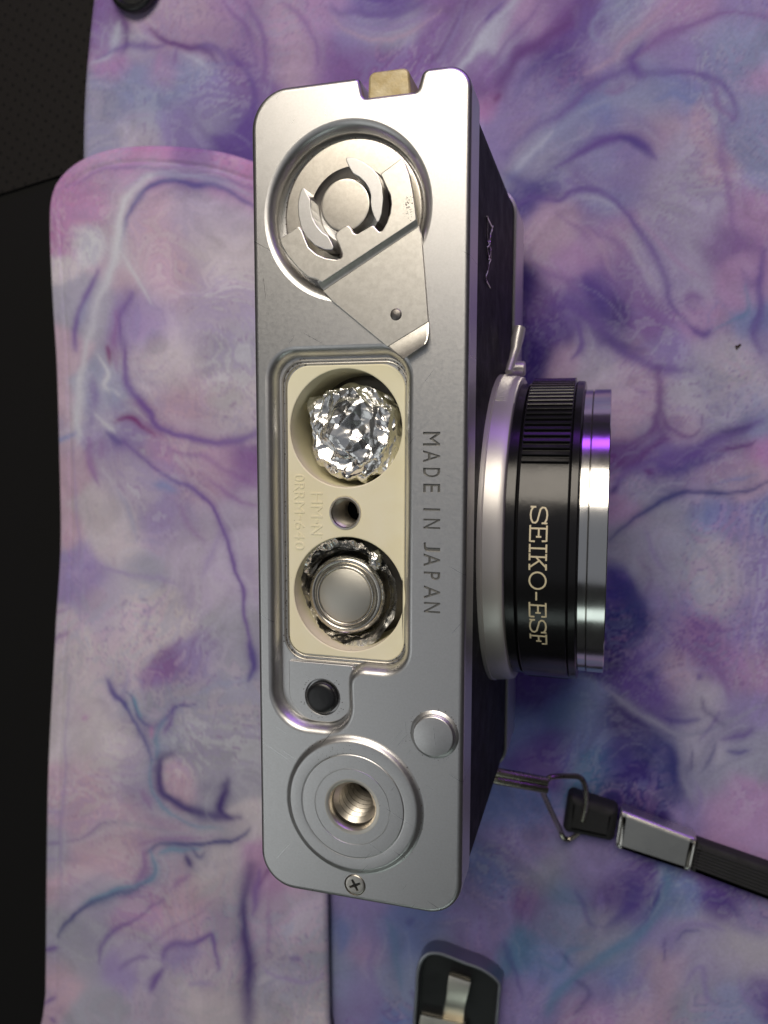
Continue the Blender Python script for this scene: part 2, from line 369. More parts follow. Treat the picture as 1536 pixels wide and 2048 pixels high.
REST_V = [([(130, 372), (195, 346), (250, 338), (305, 337), (371, 348), (420, 356), (470, 366), (520, 384), (570, 410)], 5, MV, .8),
 ([(236, 500), (242, 470), (258, 430), (281, 393), (312, 371), (351, 362), (390, 374), (422, 370), (469, 390), (520, 420)], (4, 8), IN, .85),
 ([(250, 380), (300, 352), (360, 350), (430, 362), (500, 390)], 9, GB, .55),
 ([(300, 355), (268, 385), (245, 410), (236, 461), (230, 508), (213, 566), (196, 609), (180, 664), (168, 715), (163, 760)], (8, 13), WH, .85),
 ([(160, 740), (160, 800), (158, 850), (154, 890)], 14, WH, .8), ([(240, 510), (262, 545), (285, 580), (300, 610)], 6, WH, .6),
 ([(195, 545), (180, 580), (163, 620), (150, 664), (150, 705)], 11, PU, .75), ([(178, 600), (160, 650)], 10, GB, .5),
 ([(262, 590), (242, 630), (240, 664), (248, 700), (252, 759), (273, 795), (301, 825), (312, 848), (352, 866), (410, 879), (449, 881), (510, 862), (560, 850)], (7, 10), PU, .8),
 ([(236, 620), (226, 680), (230, 740)], 9, MV, .7), ([(212, 690), (214, 712), (218, 730)], 6, CM, .8),
 ([(195, 715), (215, 745), (205, 770), (225, 780), (240, 790)], 6, WH, .8), ([(185, 760), (190, 800), (185, 850)], 12, PU, .5), ([(215, 770), (235, 810), (262, 828)], 10, GB, .6), ([(190, 830), (215, 850), (228, 866)], 6, WH, .8),
 ([(228, 840), (245, 836), (262, 838), (281, 852), (312, 868)], (4, 6), CM, .8), ([(210, 860), (230, 880), (246, 885)], 9, IN, .6),
 ([(246, 880), (273, 907), (312, 934), (352, 962), (391, 985), (422, 1012), (441, 1044), (453, 1083), (469, 1137), (488, 1184), (490, 1247), (498, 1300), (510, 1340)], (4, 6), PU, .85),
 ([(312, 875), (360, 905), (410, 915), (460, 945), (520, 975)], 8, MV, .5), ([(420, 960), (470, 1000), (520, 1012)], 4, MV, .6),
 ([(310, 968), (330, 970), (352, 985)], 13, BL, .7), ([(176, 880), (184, 930), (200, 975)], 9, MV, .65), ([(200, 880), (205, 920)], 8, MV, .4),
 ([(360, 1010), (380, 1050), (410, 1090)], 9, MV, .35), ([(440, 1060), (425, 1110), (400, 1150)], 8, LI, .5), ([(180, 1120), (230, 1145), (300, 1150), (350, 1170)], 6, LI, .6),
 ([(270, 1080), (265, 1040), (235, 980)], 4, GB, .4), ([(275, 1240), (300, 1220), (290, 1260)], 5, LI, .5),
 ([(512, 1352), (470, 1362), (430, 1368), (380, 1385)], 5, GB, .6), ([(498, 1290), (508, 1330), (500, 1360)], 8, IN, .7), ([(210, 1350), (240, 1400), (260, 1330)], 8, LI, .4),
 ([(218, 1360), (225, 1382), (246, 1405), (262, 1432), (280, 1462), (296, 1495), (303, 1520)], (4, 7), IN, .9), ([(250, 1385), (268, 1410), (280, 1440), (300, 1455), (316, 1452)], 5, IN, .7), ([(262, 1395), (272, 1412), (284, 1440)], 5, TE, .8),
 ([(316, 1452), (335, 1430), (352, 1416), (392, 1408)], 5, IN, .75), ([(326, 1440), (314, 1470), (318, 1500), (312, 1520)], 9, TE, .7), ([(345, 1420), (336, 1450), (330, 1470)], 5, PU, .7), ([(305, 1455), (302, 1475)], 4, HP, .7),
 ([(345, 1508), (320, 1522), (314, 1552), (323, 1582), (355, 1603), (392, 1620), (437, 1634), (478, 1630)], (9, 17), DP, .8), ([(455, 1560), (450, 1590), (440, 1620), (460, 1635)], 14, DP, .8),
 ([(303, 1520), (300, 1570), (325, 1610), (360, 1635), (400, 1650), (440, 1656)], 6, TE, .55), ([(280, 1580), (300, 1610)], 10, MV, .5), ([(310, 1500), (340, 1500)], 6, GB, .5),
 ([(110, 1683), (160, 1680), (196, 1657), (237, 1649), (296, 1655), (350, 1660), (420, 1668)], (2, 3), GY, .9), ([(128, 1686), (160, 1679), (196, 1654), (240, 1648)], 2.4, MV, .6),
 ([(500, 1655), (485, 1668), (456, 1683), (420, 1690), (387, 1690), (328, 1688), (305, 1698), (296, 1706)], (4, 9), NV, .95), ([(280, 1690), (310, 1680), (360, 1675), (420, 1676)], 7, MV, .6),
 ([(302, 1702), (312, 1735), (300, 1755), (287, 1769)], 7, TE, .85), ([(290, 1700), (292, 1735), (270, 1765)], 9, MV, .7), ([(400, 1700), (370, 1702), (340, 1700), (320, 1712)], 7, TE, .7), ([(372, 1712), (378, 1726), (382, 1736)], 8, DP, .8), ([(385, 1700), (400, 1718), (410, 1706)], 4, NV, .6),
 ([(292, 1762), (255, 1783), (205, 1798), (169, 1816), (137, 1843), (119, 1875)], (3, 8), NV, .85), ([(300, 1756), (255, 1774), (205, 1790), (160, 1812)], 4, TE, .7),
 ([(500, 1733), (492, 1800), (490, 1870), (494, 1938), (498, 1990), (492, 2060)], (16, 22), DP, .75), ([(520, 1740), (515, 1780), (510, 1830)], 12, PU, .6), ([(530, 1700), (545, 1730), (520, 1770)], 8, PL, .5),
 ([(323, 1922), (332, 1900), (355, 1889), (387, 1886), (412, 1872), (425, 1868), (430, 1900), (435, 1938)], (5, 10), PU, .8), ([(335, 1930), (370, 1905), (410, 1900)], 16, LI, .6), ([(324, 1940), (312, 1962), (303, 1982)], (7, 12), PU, .75),
 ([(200, 1928), (204, 1890), (222, 1868), (255, 1845), (290, 1820), (330, 1800)], (3, 5), PU, .65), ([(240, 1940), (280, 1915), (300, 1920)], 6, PU, .5), ([(340, 1780), (360, 1765), (380, 1752)], 5, MV, .6), ([(290, 1900), (340, 1860), (380, 1840), (440, 1800)], 5, MV, .4),
 ([(380, 1970), (400, 1966), (425, 1972)], 6, LI, .6), ([(520, 1930), (560, 1955), (610, 1960), (650, 1950)], 7, LI, .7), ([(540, 1800), (535, 1850), (530, 1920)], 5, MV, .4), ([(580, 1915), (600, 1920)], 8, PU, .5),
 ([(160, 1440), (172, 1432)], 6, PK, .8), ([(104, 880), (128, 876), (150, 870)], 5, BL, .8), ([(100, 1225), (140, 1215)], 6, MV, .5), ([(96, 1290), (140, 1262)], 5, MV, .6), ([(90, 1625), (125, 1625)], 4, LI, .7), ([(90, 1690), (125, 1690)], 4, PU, .5), ([(88, 1722), (120, 1720)], 4, LI, .6), ([(85, 1900), (118, 1898)], 5, PU, .8), ([(84, 2010), (110, 1990)], 5, PU, .7), ([(100, 2040), (112, 2048)], 6, PU, .6),
 ([(150, 900), (152, 1000), (156, 1100), (160, 1200), (158, 1260)], 3, LI, .5), ([(137, 1345), (130, 1528), (123, 1665), (120, 1801)], 2.5, LI, .5)]
MAT_B = [(190, 60, 40, MV, 1), (215, 120, 35, HP, .8), (200, 200, 40, GY, 1), (240, 180, 50, GB, 1), (300, 200, 60, GB, 1.1), (280, 260, 50, CR, 1.2), (190, 280, 40, GY, 1), (370, 250, 50, LI, 1), (420, 200, 50, LI, .9), (440, 240, 40, GY, .8), (380, 160, 50, GB, .9), (320, 150, 30, PK, .8),
 (270, 90, 25, CR, 1), (350, 40, 60, PE, 1.3), (300, 20, 40, PE, 1), (440, 60, 50, PE, 1), (460, 20, 40, PK, .8), (520, 60, 50, MV, .6), (570, 60, 50, PE, 1.2), (590, 130, 50, PE, .9), (640, 40, 40, PK, .8), (640, 120, 60, MV, .6), (700, 60, 40, LI, .8), (760, 20, 40, PU, .6), (790, 60, 40, GY, .8), (740, 40, 30, GB, .7),
 (700, 130, 50, MV, .7), (780, 130, 50, MV, .5), (880, 60, 60, MV, .5), (860, 110, 40, MV, .5), (500, 160, 40, MV, .5), (500, 250, 50, PU, .6), (460, 300, 60, PU, .6), (530, 200, 40, MV, .7),
 (960, 20, 40, MV, .8), (1000, 80, 30, WH, .8), (1060, 30, 50, PK, .8), (1040, 80, 40, MV, .7), (1100, 20, 40, MV, .8), (970, 160, 40, MV, .8), (980, 210, 25, HP, 1), (1070, 180, 60, LI, .9), (1120, 130, 60, PU, .8), (1050, 260, 40, MV, .8), (1010, 250, 50, LI, .8), (1180, 40, 50, PU, .5), (1200, 90, 40, LI, 1), (1260, 20, 50, GB, 1), (1240, 70, 40, GY, .9), (1320, 40, 50, PK, .9), (1400, 10, 50, PK, .9), (1480, 20, 50, LI, .8),
 (1500, 80, 50, GB, .9), (1440, 110, 60, GB, 1), (1350, 110, 50, LI, .9), (1530, 150, 50, PK, .8), (1500, 230, 60, GB, 1), (1520, 320, 60, GB, .9), (1280, 200, 60, GB, 1), (1340, 190, 50, BL, .6), (1190, 220, 50, BL, .6), (1130, 280, 50, GB, 1.1), (1080, 320, 50, GY, 1.1), (1310, 250, 50, PE, 1.1), (1360, 300, 50, PW, 1), (1410, 250, 40, PE, 1.2), (1430, 340, 40, PE, 1.1), (1200, 320, 40, GB, .9), (1230, 350, 60, LI, .9), (1330, 380, 60, PW, 1), (1400, 440, 60, PW, .9),
 (1160, 350, 60, LI, 1), (1080, 370, 40, IN, .7), (1110, 350, 30, BL, .5), (1040, 420, 30, IN, .8), (1210, 400, 50, BL, .6), (1090, 460, 50, PE, 1.2), (1130, 440, 40, PE, .8), (1180, 440, 40, MV, .6), (1230, 470, 50, PK, .8), (1060, 500, 30, PE, .8), (1140, 520, 50, PK, .8), (1240, 540, 50, MV, .6), (1330, 500, 60, PW, 1), (1380, 560, 50, PW, .9), (1450, 480, 50, MV, .6), (1500, 420, 50, PK, .8), (1480, 560, 40, PK, .8),
 (1040, 600, 50, DP, .8), (1080, 600, 40, MV, .6), (1110, 660, 50, PU, .8), (1060, 700, 50, DP, .7), (1180, 580, 40, PU, .8), (1200, 640, 50, DP, .6), (1150, 640, 40, LI, .5), (1300, 640, 50, MV, .6), (1330, 700, 40, LI, .8), (1420, 640, 50, PK, .9), (1390, 600, 25, MV, .7), (1118, 720, 35, PE, 1.2), (1180, 690, 40, CR, 1), (1210, 730, 50, CR, 1), (1270, 740, 50, PE, 1), (1470, 740, 70, CR, 1.2), (1400, 770, 50, GY, 1), (1500, 650, 40, BL, .7), (1530, 700, 50, LI, .8),
 (1240, 830, 50, PE, 1), (1280, 860, 30, GY, .8), (1370, 800, 50, CR, 1), (1360, 850, 40, PE, 1), (1430, 830, 50, GY, 1.2), (1500, 830, 50, GB, 1), (1310, 860, 30, PL, .7), (1240, 920, 50, PL, .8), (1310, 920, 50, PU, .8), (1380, 930, 50, IN, .7), (1450, 890, 50, PU, .7), (1460, 930, 50, PE, .9), (1530, 900, 40, HP, .7), (1400, 960, 50, PE, .9), (1270, 970, 40, GY, .9), (1240, 1010, 40, PK, .9), (1320, 980, 40, GY, .9), (1500, 960, 40, PE, .8),
 (1350, 1040, 60, GY, 1.1), (1420, 1010, 60, BL, .8), (1480, 1050, 50, LI, .8), (1530, 1040, 40, BL, .7), (1260, 1080, 50, GY, 1), (1350, 1120, 60, GY, 1.1), (1440, 1130, 60, CR, 1), (1300, 1140, 40, GY, .9), (1520, 1130, 50, LI, .8), (1230, 1170, 40, IN, .9), (1260, 1230, 50, NV, 1.1), (1330, 1200, 50, LI, .7), (1440, 1200, 40, CR, .9), (1500, 1240, 50, LI, .8),
 (1240, 1300, 50, DP, .9), (1310, 1290, 50, LI, .8), (1400, 1280, 50, MV, .6), (1370, 1340, 40, PE, .8), (1450, 1330, 50, MV, .7), (1500, 1330, 50, PK, .8), (1290, 1350, 50, PU, .7), (1410, 1390, 50, CR, .9), (1340, 1400, 50, PU, .7), (1480, 1420, 50, LI, .7), (1120, 1430, 60, TE, .4), (1180, 1470, 60, BL, .5), (1150, 1440, 60, GB, .4), (1080, 1380, 50, PU, .6), (1050, 1450, 50, BL, .6), (1090, 1500, 50, PU, .7), (1230, 1450, 40, DP, .8), (1260, 1540, 50, IN, 1), (1310, 1500, 50, NV, .9), (1340, 1570, 40, NV, 1), (1200, 1560, 50, TE, .6), (1250, 1610, 50, DP, 1.1), (1310, 1640, 40, DP, .8),
 (1420, 1500, 50, CR, .8), (1500, 1500, 50, GY, .8), (1440, 1570, 40, GY, .8), (1500, 1620, 50, PK, 1), (1450, 1660, 50, PK, .9), (1400, 1700, 40, MV, .7), (1380, 1640, 40, LI, .8), (1040, 1620, 50, BL, .9), (1060, 1700, 60, LI, .9), (1100, 1750, 50, GY, .9), (990, 1760, 50, BL, .8), (970, 1850, 60, LI, .9), (1180, 1750, 50, LI, .9), (1230, 1800, 50, PU, .8), (1140, 1790, 40, TE, .5), (1080, 1820, 50, MV, .6), (1130, 1860, 50, GB, .9), (1200, 1870, 50, GY, .9), (1360, 1790, 40, BL, .8), (1440, 1790, 50, PU, .7), (1500, 1850, 40, LI, .8),
 (1330, 1880, 40, LI, .7), (1390, 1870, 50, PW, .9), (1480, 1910, 60, CR, 1.2), (1420, 1950, 50, PW, 1), (1320, 1950, 50, PE, 1.1), (1380, 2010, 50, GY, .9), (1260, 1950, 50, BL, .8), (1290, 2020, 50, PE, .9), (1200, 1980, 50, LI, .8), (1170, 2030, 50, PK, .8), (1100, 1930, 50, BL, .8), (1050, 1900, 40, TE, .8), (1060, 2000, 50, LI, .8), (1450, 2020, 50, GB, .9), (1520, 1980, 40, PU, .6),
 (690, 1860, 40, BL, 1.2), (720, 1830, 50, LI, .9), (740, 1900, 50, PK, .7), (680, 1950, 50, GB, .9), (720, 2000, 50, LI, .9), (800, 1880, 50, BL, 1), (800, 1960, 50, GB, .9), (770, 2030, 40, BL, .9), (850, 1840, 50, BL, .9), (880, 1880, 50, GB, .7), (920, 1830, 50, LI, .8)]
MAT_V = [([(222, 5), (238, 30), (254, 51), (250, 90), (236, 108)], (5, 7), PL, .75), ([(180, 130), (215, 110), (234, 70), (240, 45)], 9, WH, .75), ([(190, 120), (250, 92), (305, 96), (330, 90)], 7, PU, .6),
 ([(306, 58), (322, 76), (345, 88), (375, 96), (405, 98), (428, 108), (437, 124)], (5, 12), PL, .9), ([(395, 96), (420, 88), (445, 100), (455, 120)], 10, PU, .6), ([(365, 110), (390, 120), (410, 132)], 8, WH, .6), ([(350, 100), (345, 130)], 6, MV, .6), ([(318, 105), (312, 145)], 7, PK, .6),
 ([(440, 0), (470, 30), (495, 70), (510, 110), (512, 150)], (4, 7), MV, .7), ([(490, 0), (520, 60), (530, 130), (520, 200), (530, 260)], (4, 9), MV, .75), ([(560, 0), (600, 30), (628, 80), (630, 140)], (3, 6), MV, .6), ([(460, 100), (490, 140), (506, 190), (500, 240), (470, 270), (430, 275)], (6, 11), PU, .6),
 ([(500, 210), (490, 260), (505, 320)], 14, PU, .7), ([(430, 270), (460, 300), (500, 320)], 14, PU, .6), ([(240, 240), (270, 228), (310, 232)], 4, PW, .7),
 ([(668, 10), (680, 26), (710, 30), (750, 34), (790, 28), (830, 14), (850, 0)], (6, 11), PU, .65), ([(664, 20), (690, 50), (730, 62), (780, 60), (830, 40), (860, 10)], 8, LI, .7), ([(668, 34), (700, 66), (745, 80), (790, 78), (835, 58), (880, 20)], (3, 5), PE, .8),
 ([(860, 130), (890, 100), (910, 60), (930, 20), (945, 0)], (5, 11), PL, .65), ([(935, 0), (920, 50), (895, 100), (880, 130)], 6, LI, .5),
 ([(1045, -10), (1022, 8), (995, 39), (970, 75), (940, 118), (915, 145)], (5, 9), WH, .95), ([(1065, 0), (1040, 25), (1015, 60), (990, 100)], 5, PK, .6), ([(1008, 0), (985, 25), (975, 45)], 5, PU, .6), ([(1090, 0), (1060, 30), (1030, 60), (985, 120), (955, 165)], 6, MV, .6),
 ([(1195, -5), (1160, 15), (1131, 48), (1084, 84), (1040, 110), (1014, 150), (997, 190)], (12, 19), PL, .72), ([(1170, 10), (1160, 60), (1130, 70)], 14, PU, .6), ([(990, 206), (1000, 190)], 9, CM, .6), ([(1140, 100), (1090, 120), (1050, 150), (1030, 190)], 14, IN, .35),
 ([(1350, -5), (1320, 25), (1288, 55), (1241, 92), (1235, 112), (1209, 128), (1172, 144)], (5, 9), PE, .9), ([(1215, 15), (1180, 45), (1185, 75), (1215, 80)], 5, GB, .6),
 ([(1540, 35), (1470, 28), (1405, 45), (1350, 65), (1300, 92), (1262, 112), (1270, 130)], (6, 10), MV, .75), ([(1290, 85), (1262, 112), (1268, 135), (1290, 150)], 10, PU, .7),
 ([(1268, 132), (1230, 150), (1190, 168), (1158, 195), (1131, 222), (1100, 240), (1073, 252), (1050, 280), (1014, 310)], (9, 15), PU, .85), ([(1120, 210), (1080, 225), (1040, 235), (980, 260)], 8, LI, .6), ([(1200, 180), (1235, 185), (1250, 165)], 8, MV, .6),
 ([(1272, 140), (1310, 148), (1360, 145), (1400, 150), (1435, 168), (1462, 195), (1474, 232), (1462, 245)], (8, 13), PU, .6), ([(1420, 170), (1440, 215), (1470, 240)], 12, MV, .6), ([(1446, 240), (1444, 300), (1452, 352), (1463, 410), (1470, 460), (1486, 500)], (6, 9), MV, .5),
 ([(1310, 200), (1350, 190), (1380, 208), (1400, 190)], 9, BL, .6), ([(1290, 188), (1220, 198), (1165, 222), (1120, 255), (1073, 297), (1034, 340), (1010, 370)], (8, 15), GB, .8), ([(1100, 265), (1060, 310), (1035, 335)], 8, WH, .6),
 ([(1110, 338), (1145, 310), (1180, 290), (1215, 276), (1250, 270), (1280, 282), (1300, 300), (1312, 320)], (4, 12), PU, .85), ([(1240, 268), (1275, 285), (1305, 315)], 11, IN, .55),
 ([(1020, 420), (1060, 396), (1110, 400), (1140, 385), (1165, 378), (1200, 388), (1241, 416), (1262, 445), (1285, 475), (1307, 510), (1327, 556), (1338, 600), (1360, 635), (1390, 668)], (6, 10), PU, .75), ([(1010, 350), (1050, 370), (1090, 390)], 20, IN, .5),
 ([(1160, 395), (1200, 402), (1235, 425)], 6, WH, .4), ([(1110, 430), (1160, 455), (1220, 480), (1260, 520), (1290, 570)], 6, MV, .6), ([(1060, 520), (1100, 545), (1130, 560), (1160, 590)], 7, MV, .5), ([(1150, 440), (1190, 480), (1210, 520), (1230, 560)], 5, PE, .5), ([(1270, 430), (1310, 480), (1360, 530), (1400, 560)], 5, PK, .5), ([(1200, 520), (1240, 590), (1290, 620), (1340, 650)], 9, MV, .5), ([(1240, 470), (1290, 540), (1320, 600)], 5, CR, .4),
 ([(1045, 530), (1050, 565), (1062, 610)], (8, 13), DP, .8), ([(1170, 560), (1195, 595), (1200, 625), (1175, 600)], 17, IN, .55), ([(1100, 620), (1140, 610), (1180, 640), (1230, 690), (1260, 710), (1320, 735), (1380, 735)], (10, 20), PU, .7), ([(1180, 660), (1240, 690), (1290, 700)], 16, DP, .4),
 ([(1380, 660), (1410, 672), (1425, 660)], 12, PU, .75), ([(1370, 600), (1385, 590), (1410, 598)], 9, MV, .6), ([(1430, 620), (1420, 648), (1440, 600), (1476, 640)], 4, BL, .3), ([(1480, 540), (1500, 570), (1520, 555)], 12, MV, .6), ([(1530, 500), (1518, 560), (1522, 620), (1510, 670), (1520, 700)], (8, 13), PU, .7), ([(1490, 570), (1500, 620), (1470, 640), (1430, 665)], 8, TE, .5),
 ([(1150, 640), (1160, 690), (1140, 720)], 8, PU, .7), ([(1320, 740), (1322, 800), (1315, 840), (1300, 870), (1240, 900)], (8, 15), PL, .7), ([(1265, 775), (1280, 785), (1300, 780)], 8, MV, .5), ([(1325, 820), (1340, 855), (1375, 868), (1400, 862), (1405, 830)], 6, PL, .6), ([(1400, 762), (1420, 780)], 6, GY, .6),
 ([(1220, 980), (1260, 940), (1320, 925), (1380, 905), (1430, 880), (1480, 860), (1520, 840)], (10, 18), PU, .8), ([(1300, 930), (1350, 940), (1400, 920), (1450, 905)], 13, IN, .5), ([(1440, 900), (1480, 892), (1510, 880)], 6, PL, .7), ([(1220, 900), (1250, 930), (1300, 900), (1330, 880)], 13, PL, .5), ([(1440, 865), (1480, 855), (1500, 850)], 7, DP, .5), ([(1290, 940), (1305, 948)], 5, PL, .8),
 ([(1218, 1080), (1250, 1050), (1280, 1030), (1310, 1012), (1350, 992), (1400, 985), (1460, 985), (1500, 978), (1540, 962)], (5, 8), NV, .75), ([(1218, 985), (1232, 968)], 6, DP, .6), ([(1430, 965), (1470, 955), (1510, 945)], 7, BL, .5), ([(1415, 1000), (1420, 1030), (1415, 1060)], 9, BL, .5), ([(1290, 1060), (1300, 1090), (1310, 1120), (1330, 1150)], 6, LI, .5), ([(1390, 1100), (1420, 1125), (1440, 1160), (1420, 1180)], 6, GY, .7), ([(1280, 1120), (1300, 1150), (1290, 1180)], 8, PL, .3),
 ([(1225, 1150), (1250, 1180), (1275, 1220), (1280, 1270), (1250, 1300)], 24, NV, .6), ([(1290, 1140), (1330, 1180), (1340, 1220)], 8, GY, .5), ([(1250, 1340), (1290, 1310), (1320, 1290)], 14, PU, .4), ([(1300, 1345), (1305, 1358)], 10, IN, .6), ([(1420, 1230), (1450, 1260), (1500, 1250)], 8, MV, .5), ([(1400, 1300), (1440, 1350), (1460, 1400)], 9, MV, .5),
 ([(1211, 1378), (1235, 1395), (1257, 1415), (1306, 1444), (1345, 1463), (1380, 1467), (1414, 1460), (1468, 1436), (1534, 1410)], (5, 9), GY, .85), ([(1225, 1410), (1270, 1440), (1300, 1465)], 12, DP, .6), ([(1330, 1440), (1370, 1445), (1400, 1440)], 9, IN, .6), ([(1355, 1465), (1366, 1500), (1369, 1531), (1373, 1570), (1380, 1600)], (6, 12), GY, .8), ([(1385, 1490), (1388, 1520), (1385, 1540)], 5, DP, .6), ([(1440, 1420), (1420, 1450), (1400, 1480)], 5, PU, .5),
 ([(1400, 1570), (1425, 1545), (1450, 1528), (1490, 1515), (1540, 1490)], (5, 8), GY, .75), ([(1400, 1540), (1410, 1500), (1430, 1475), (1470, 1460)], 6, GY, .6), ([(1450, 1500), (1475, 1505), (1500, 1500)], 8, IN, .6), ([(1430, 1485), (1420, 1510), (1405, 1540)], 5, NV, .5), ([(1440, 1480), (1480, 1470), (1510, 1460)], 7, PU, .6), ([(1390, 1560), (1400, 1600), (1390, 1640)], 6, LI, .5),
 ([(1338, 1490), (1350, 1530), (1352, 1580)], 18, NV, .7), ([(1240, 1560), (1280, 1540), (1300, 1560)], 24, DP, .5), ([(1220, 1590), (1260, 1620), (1320, 1640)], 20, DP, .5), ([(1450, 1450), (1410, 1420), (1400, 1390)], 6, DP, .4), ([(1390, 1350), (1400, 1355)], 8, PU, .6),
 ([(1334, 1740), (1335, 1770), (1327, 1800), (1308, 1832), (1275, 1865), (1240, 1890), (1200, 1910)], (8, 15), TE, .7), ([(1322, 1770), (1315, 1800), (1290, 1835)], 4, IN, .7), ([(1240, 1890), (1186, 1929), (1145, 1960), (1110, 1995), (1090, 2030)], (9, 16), TE, .65), ([(1250, 1760), (1270, 1780), (1250, 1820), (1210, 1850)], 16, IN, .5), ([(1150, 1780), (1170, 1830), (1190, 1850)], 10, IN, .4), ([(1080, 1920), (1120, 1940), (1140, 1900), (1180, 1890)], 9, TE, .5), ([(1120, 1900), (1150, 1930)], 8, NV, .4), ([(1150, 1960), (1180, 1990), (1150, 2030)], 8, NV, .4),
 ([(1340, 1905), (1345, 1870), (1375, 1850), (1420, 1850), (1450, 1860)], (5, 8), LI, .7), ([(1350, 1885), (1370, 1865), (1400, 1862)], 5, IN, .5), ([(1330, 1870), (1325, 1900), (1330, 1930)], 5, IN, .5), ([(1370, 1970), (1400, 1930), (1420, 1990), (1440, 2010)], 6, LI, .6), ([(1400, 1790), (1450, 1800), (1480, 1830)], 10, IN, .4), ([(1480, 1960), (1500, 2000), (1530, 2020)], 9, LI, .6), ([(1300, 1920), (1280, 1960), (1240, 1980)], 7, LI, .5), ([(1000, 1880), (1030, 1930), (1050, 1990)], 9, IN, .4),
 ([(680, 1840), (690, 1870), (684, 1900)], 13, BL, .8), ([(740, 1830), (750, 1880), (740, 1940), (760, 2010)], 7, LI, .6), ([(780, 1840), (790, 1900), (800, 1980)], 9, TE, .45), ([(830, 1830), (815, 1850)], 10, IN, .4)]

# ================================================================== the film camera
camera = thing('film_camera', 'silver and black film camera standing upside down, bottom plate with two battery wells facing up', 'camera')

# ---- bottom plate with its pressed recesses
W2, L2 = 15.1, 56.5
nl, nr = 0.35, 8.75
outline = roundpoly([(-W2, -L2), (W2, -L2), (W2, L2), (nr, L2), (nr-.75, L2-2.55), (nl+.55, L2-2.55), (nl, L2), (-W2, L2)],
                    [5.3, 5.0, 4.7, 1.2, .45, .45, .8, 5.2], 12)
crank_c = (-1.5, 39.7)
crank_r = 11.75
rec_px = [(560, 712), (612, 698), (760, 698), (800, 712), (818, 745), (822, 800), (822, 1260), (812, 1310), (772, 1346), (735, 1353), (716, 1372), (706, 1405), (690, 1440), (650, 1474), (606, 1470), (566, 1446), (541, 1404), (536, 1340), (533, 1000), (535, 770)]
rect = [at(*p) for p in rec_px]
rx0, rx1, ry1, ry0 = -13.45, 7.85, 22.35, -23.1
lobe_x = -.55
recess = roundpoly([(rx0, ry1), (rx0, -32.4), (lobe_x+.3, -32.4), (lobe_x, ry0), (rx1, ry0), (rx1, ry1)], [4.6, 6.0, 5.6, 1.6, 4.4, 4.6], 14)
recess = ccw(recess)
ESS = [(0, 0), (.18, -.03), (.42, -.12), (.66, -.3), (.9, -.6), (1.12, -.98), (1.3, -1.4), (1.42, -1.9)]
plate = MB()
prof = qprof(.75, 7)
loops = [z3(inset(outline, a), b) for a, b in prof]
plate.strip(loops+[z3(outline, -6.3), z3(inset(outline, .5), -6.6)])
# a dished recess for the rewind crank
cr = circle(crank_c, crank_r, 96)
CP = [(0, 0), (.2, -.03), (.5, -.14), (.8, -.36), (1.05, -.7), (1.25, -1.15), (1.38, -1.7), (1.42, -2.9)]
plate.strip([z3(circle(crank_c, crank_r-a, 96), b) for a, b in CP]); plate.cap(z3(circle(crank_c, crank_r-1.42, 96), -2.9))
plate.strip([z3(inset(recess, a), b) for a, b in ESS])
# engraved words
engr = []; grooves = MB()
LT = [('M', 864, 891), ('A', 901, 924), ('D', 936, 954), ('E', 968, 985), ('I', 1017, 1021), ('N', 1038, 1057), ('J', 1085, 1103),
      ('A', 1108, 1132), ('P', 1144, 1159), ('A', 1172, 1197), ('N', 1205, 1225)]
for ch, a, b in LT:
    mid = (a+b)/2; ya = at(862, a)[1]; yb = at(862, b)[1]; xt = at(880-(0 if mid > 900 else 0), mid)[0]; xb = at(846+(mid-870)*.006, mid)[0]
    gl = fit_glyph(ch, ya, yb, xb+.02, xt)
    engr += gl
    z = -.26; gl = [inset(ccw(l), -.03 if i == 0 else .03) for i, l in enumerate(gl)]; engr[-len(gl):] = gl
    for i, l in enumerate(gl):
        l = ccw(l)
        d = .055 if i == 0 else -.055
        plate.strip([z3(l, 0), z3(inset(l, d), z)])
    grooves.tess([z3(inset(ccw(l), .055 if i == 0 else -.055), z) for i, l in enumerate(gl)])
sock_hole = at(707, 1609, 0)
plate.tess([loops[0], z3(cr, 0), z3(recess, 0), z3(circle(sock_hole, 3.6, 48), 0), z3(circle(at(710, 1770, 0), 1.55, 40), 0)]+[z3(l, 0) for l in engr])
bottom = plate.build('bottom_plate', M['satin'], camera, angle=28)
grooves.build('engraved_lettering', M['groove'], bottom, smooth=False)

# recess floor, ledge, cream tray
wc1 = at(690, 857, -1.6); wc2 = at(696, 1189, -1.6); WR = 8.15
floor = MB(); fl = inset(recess, 1.40)
floor.tess([z3(fl, -1.85), z3(circle(wc1, WR+.1, 64), -1.85), z3(circle(wc2, WR+.1, 64), -1.85), z3(circle(at(690, 1026, -1.5), 2.2, 32), -1.85)])
floor.build('recess_floor', M['satin'], bottom, smooth=False)
cx0, cx1 = at(576, 1000, -1.5)[0], at(809, 1000, -1.5)[0]
cy1, cy0 = at(700, 729, -1.5)[1], at(700, 1316, -1.5)[1]
thc = at(690, 1026, -1.5); THR = 2.25
tray = roundpoly([(cx0, cy0), (cx1, cy0), (cx1, cy1), (cx0, cy1)], [2.6, 2.8, 3.4, 3.2], 12)
gas = MB()
gl0 = roundpoly([(cx0-.75, cy0-.8), (cx1+.55, cy0-.8), (cx1+.55, cy1+.7), (cx0-.75, cy1+.7)], 3.3, 12)
gl1 = roundpoly([(cx0-.28, cy0-.3), (cx1+.25, cy0-.3), (cx1+.25, cy1+.28), (cx0-.28, cy1+.28)], 3.1, 12)
for g, rr in ((gl0, .16), (gl1, .13)): tube(gas, z3(g, -1.74), rr, 8, True)
gas.build('edge_bead', M['satin_worn'], bottom)
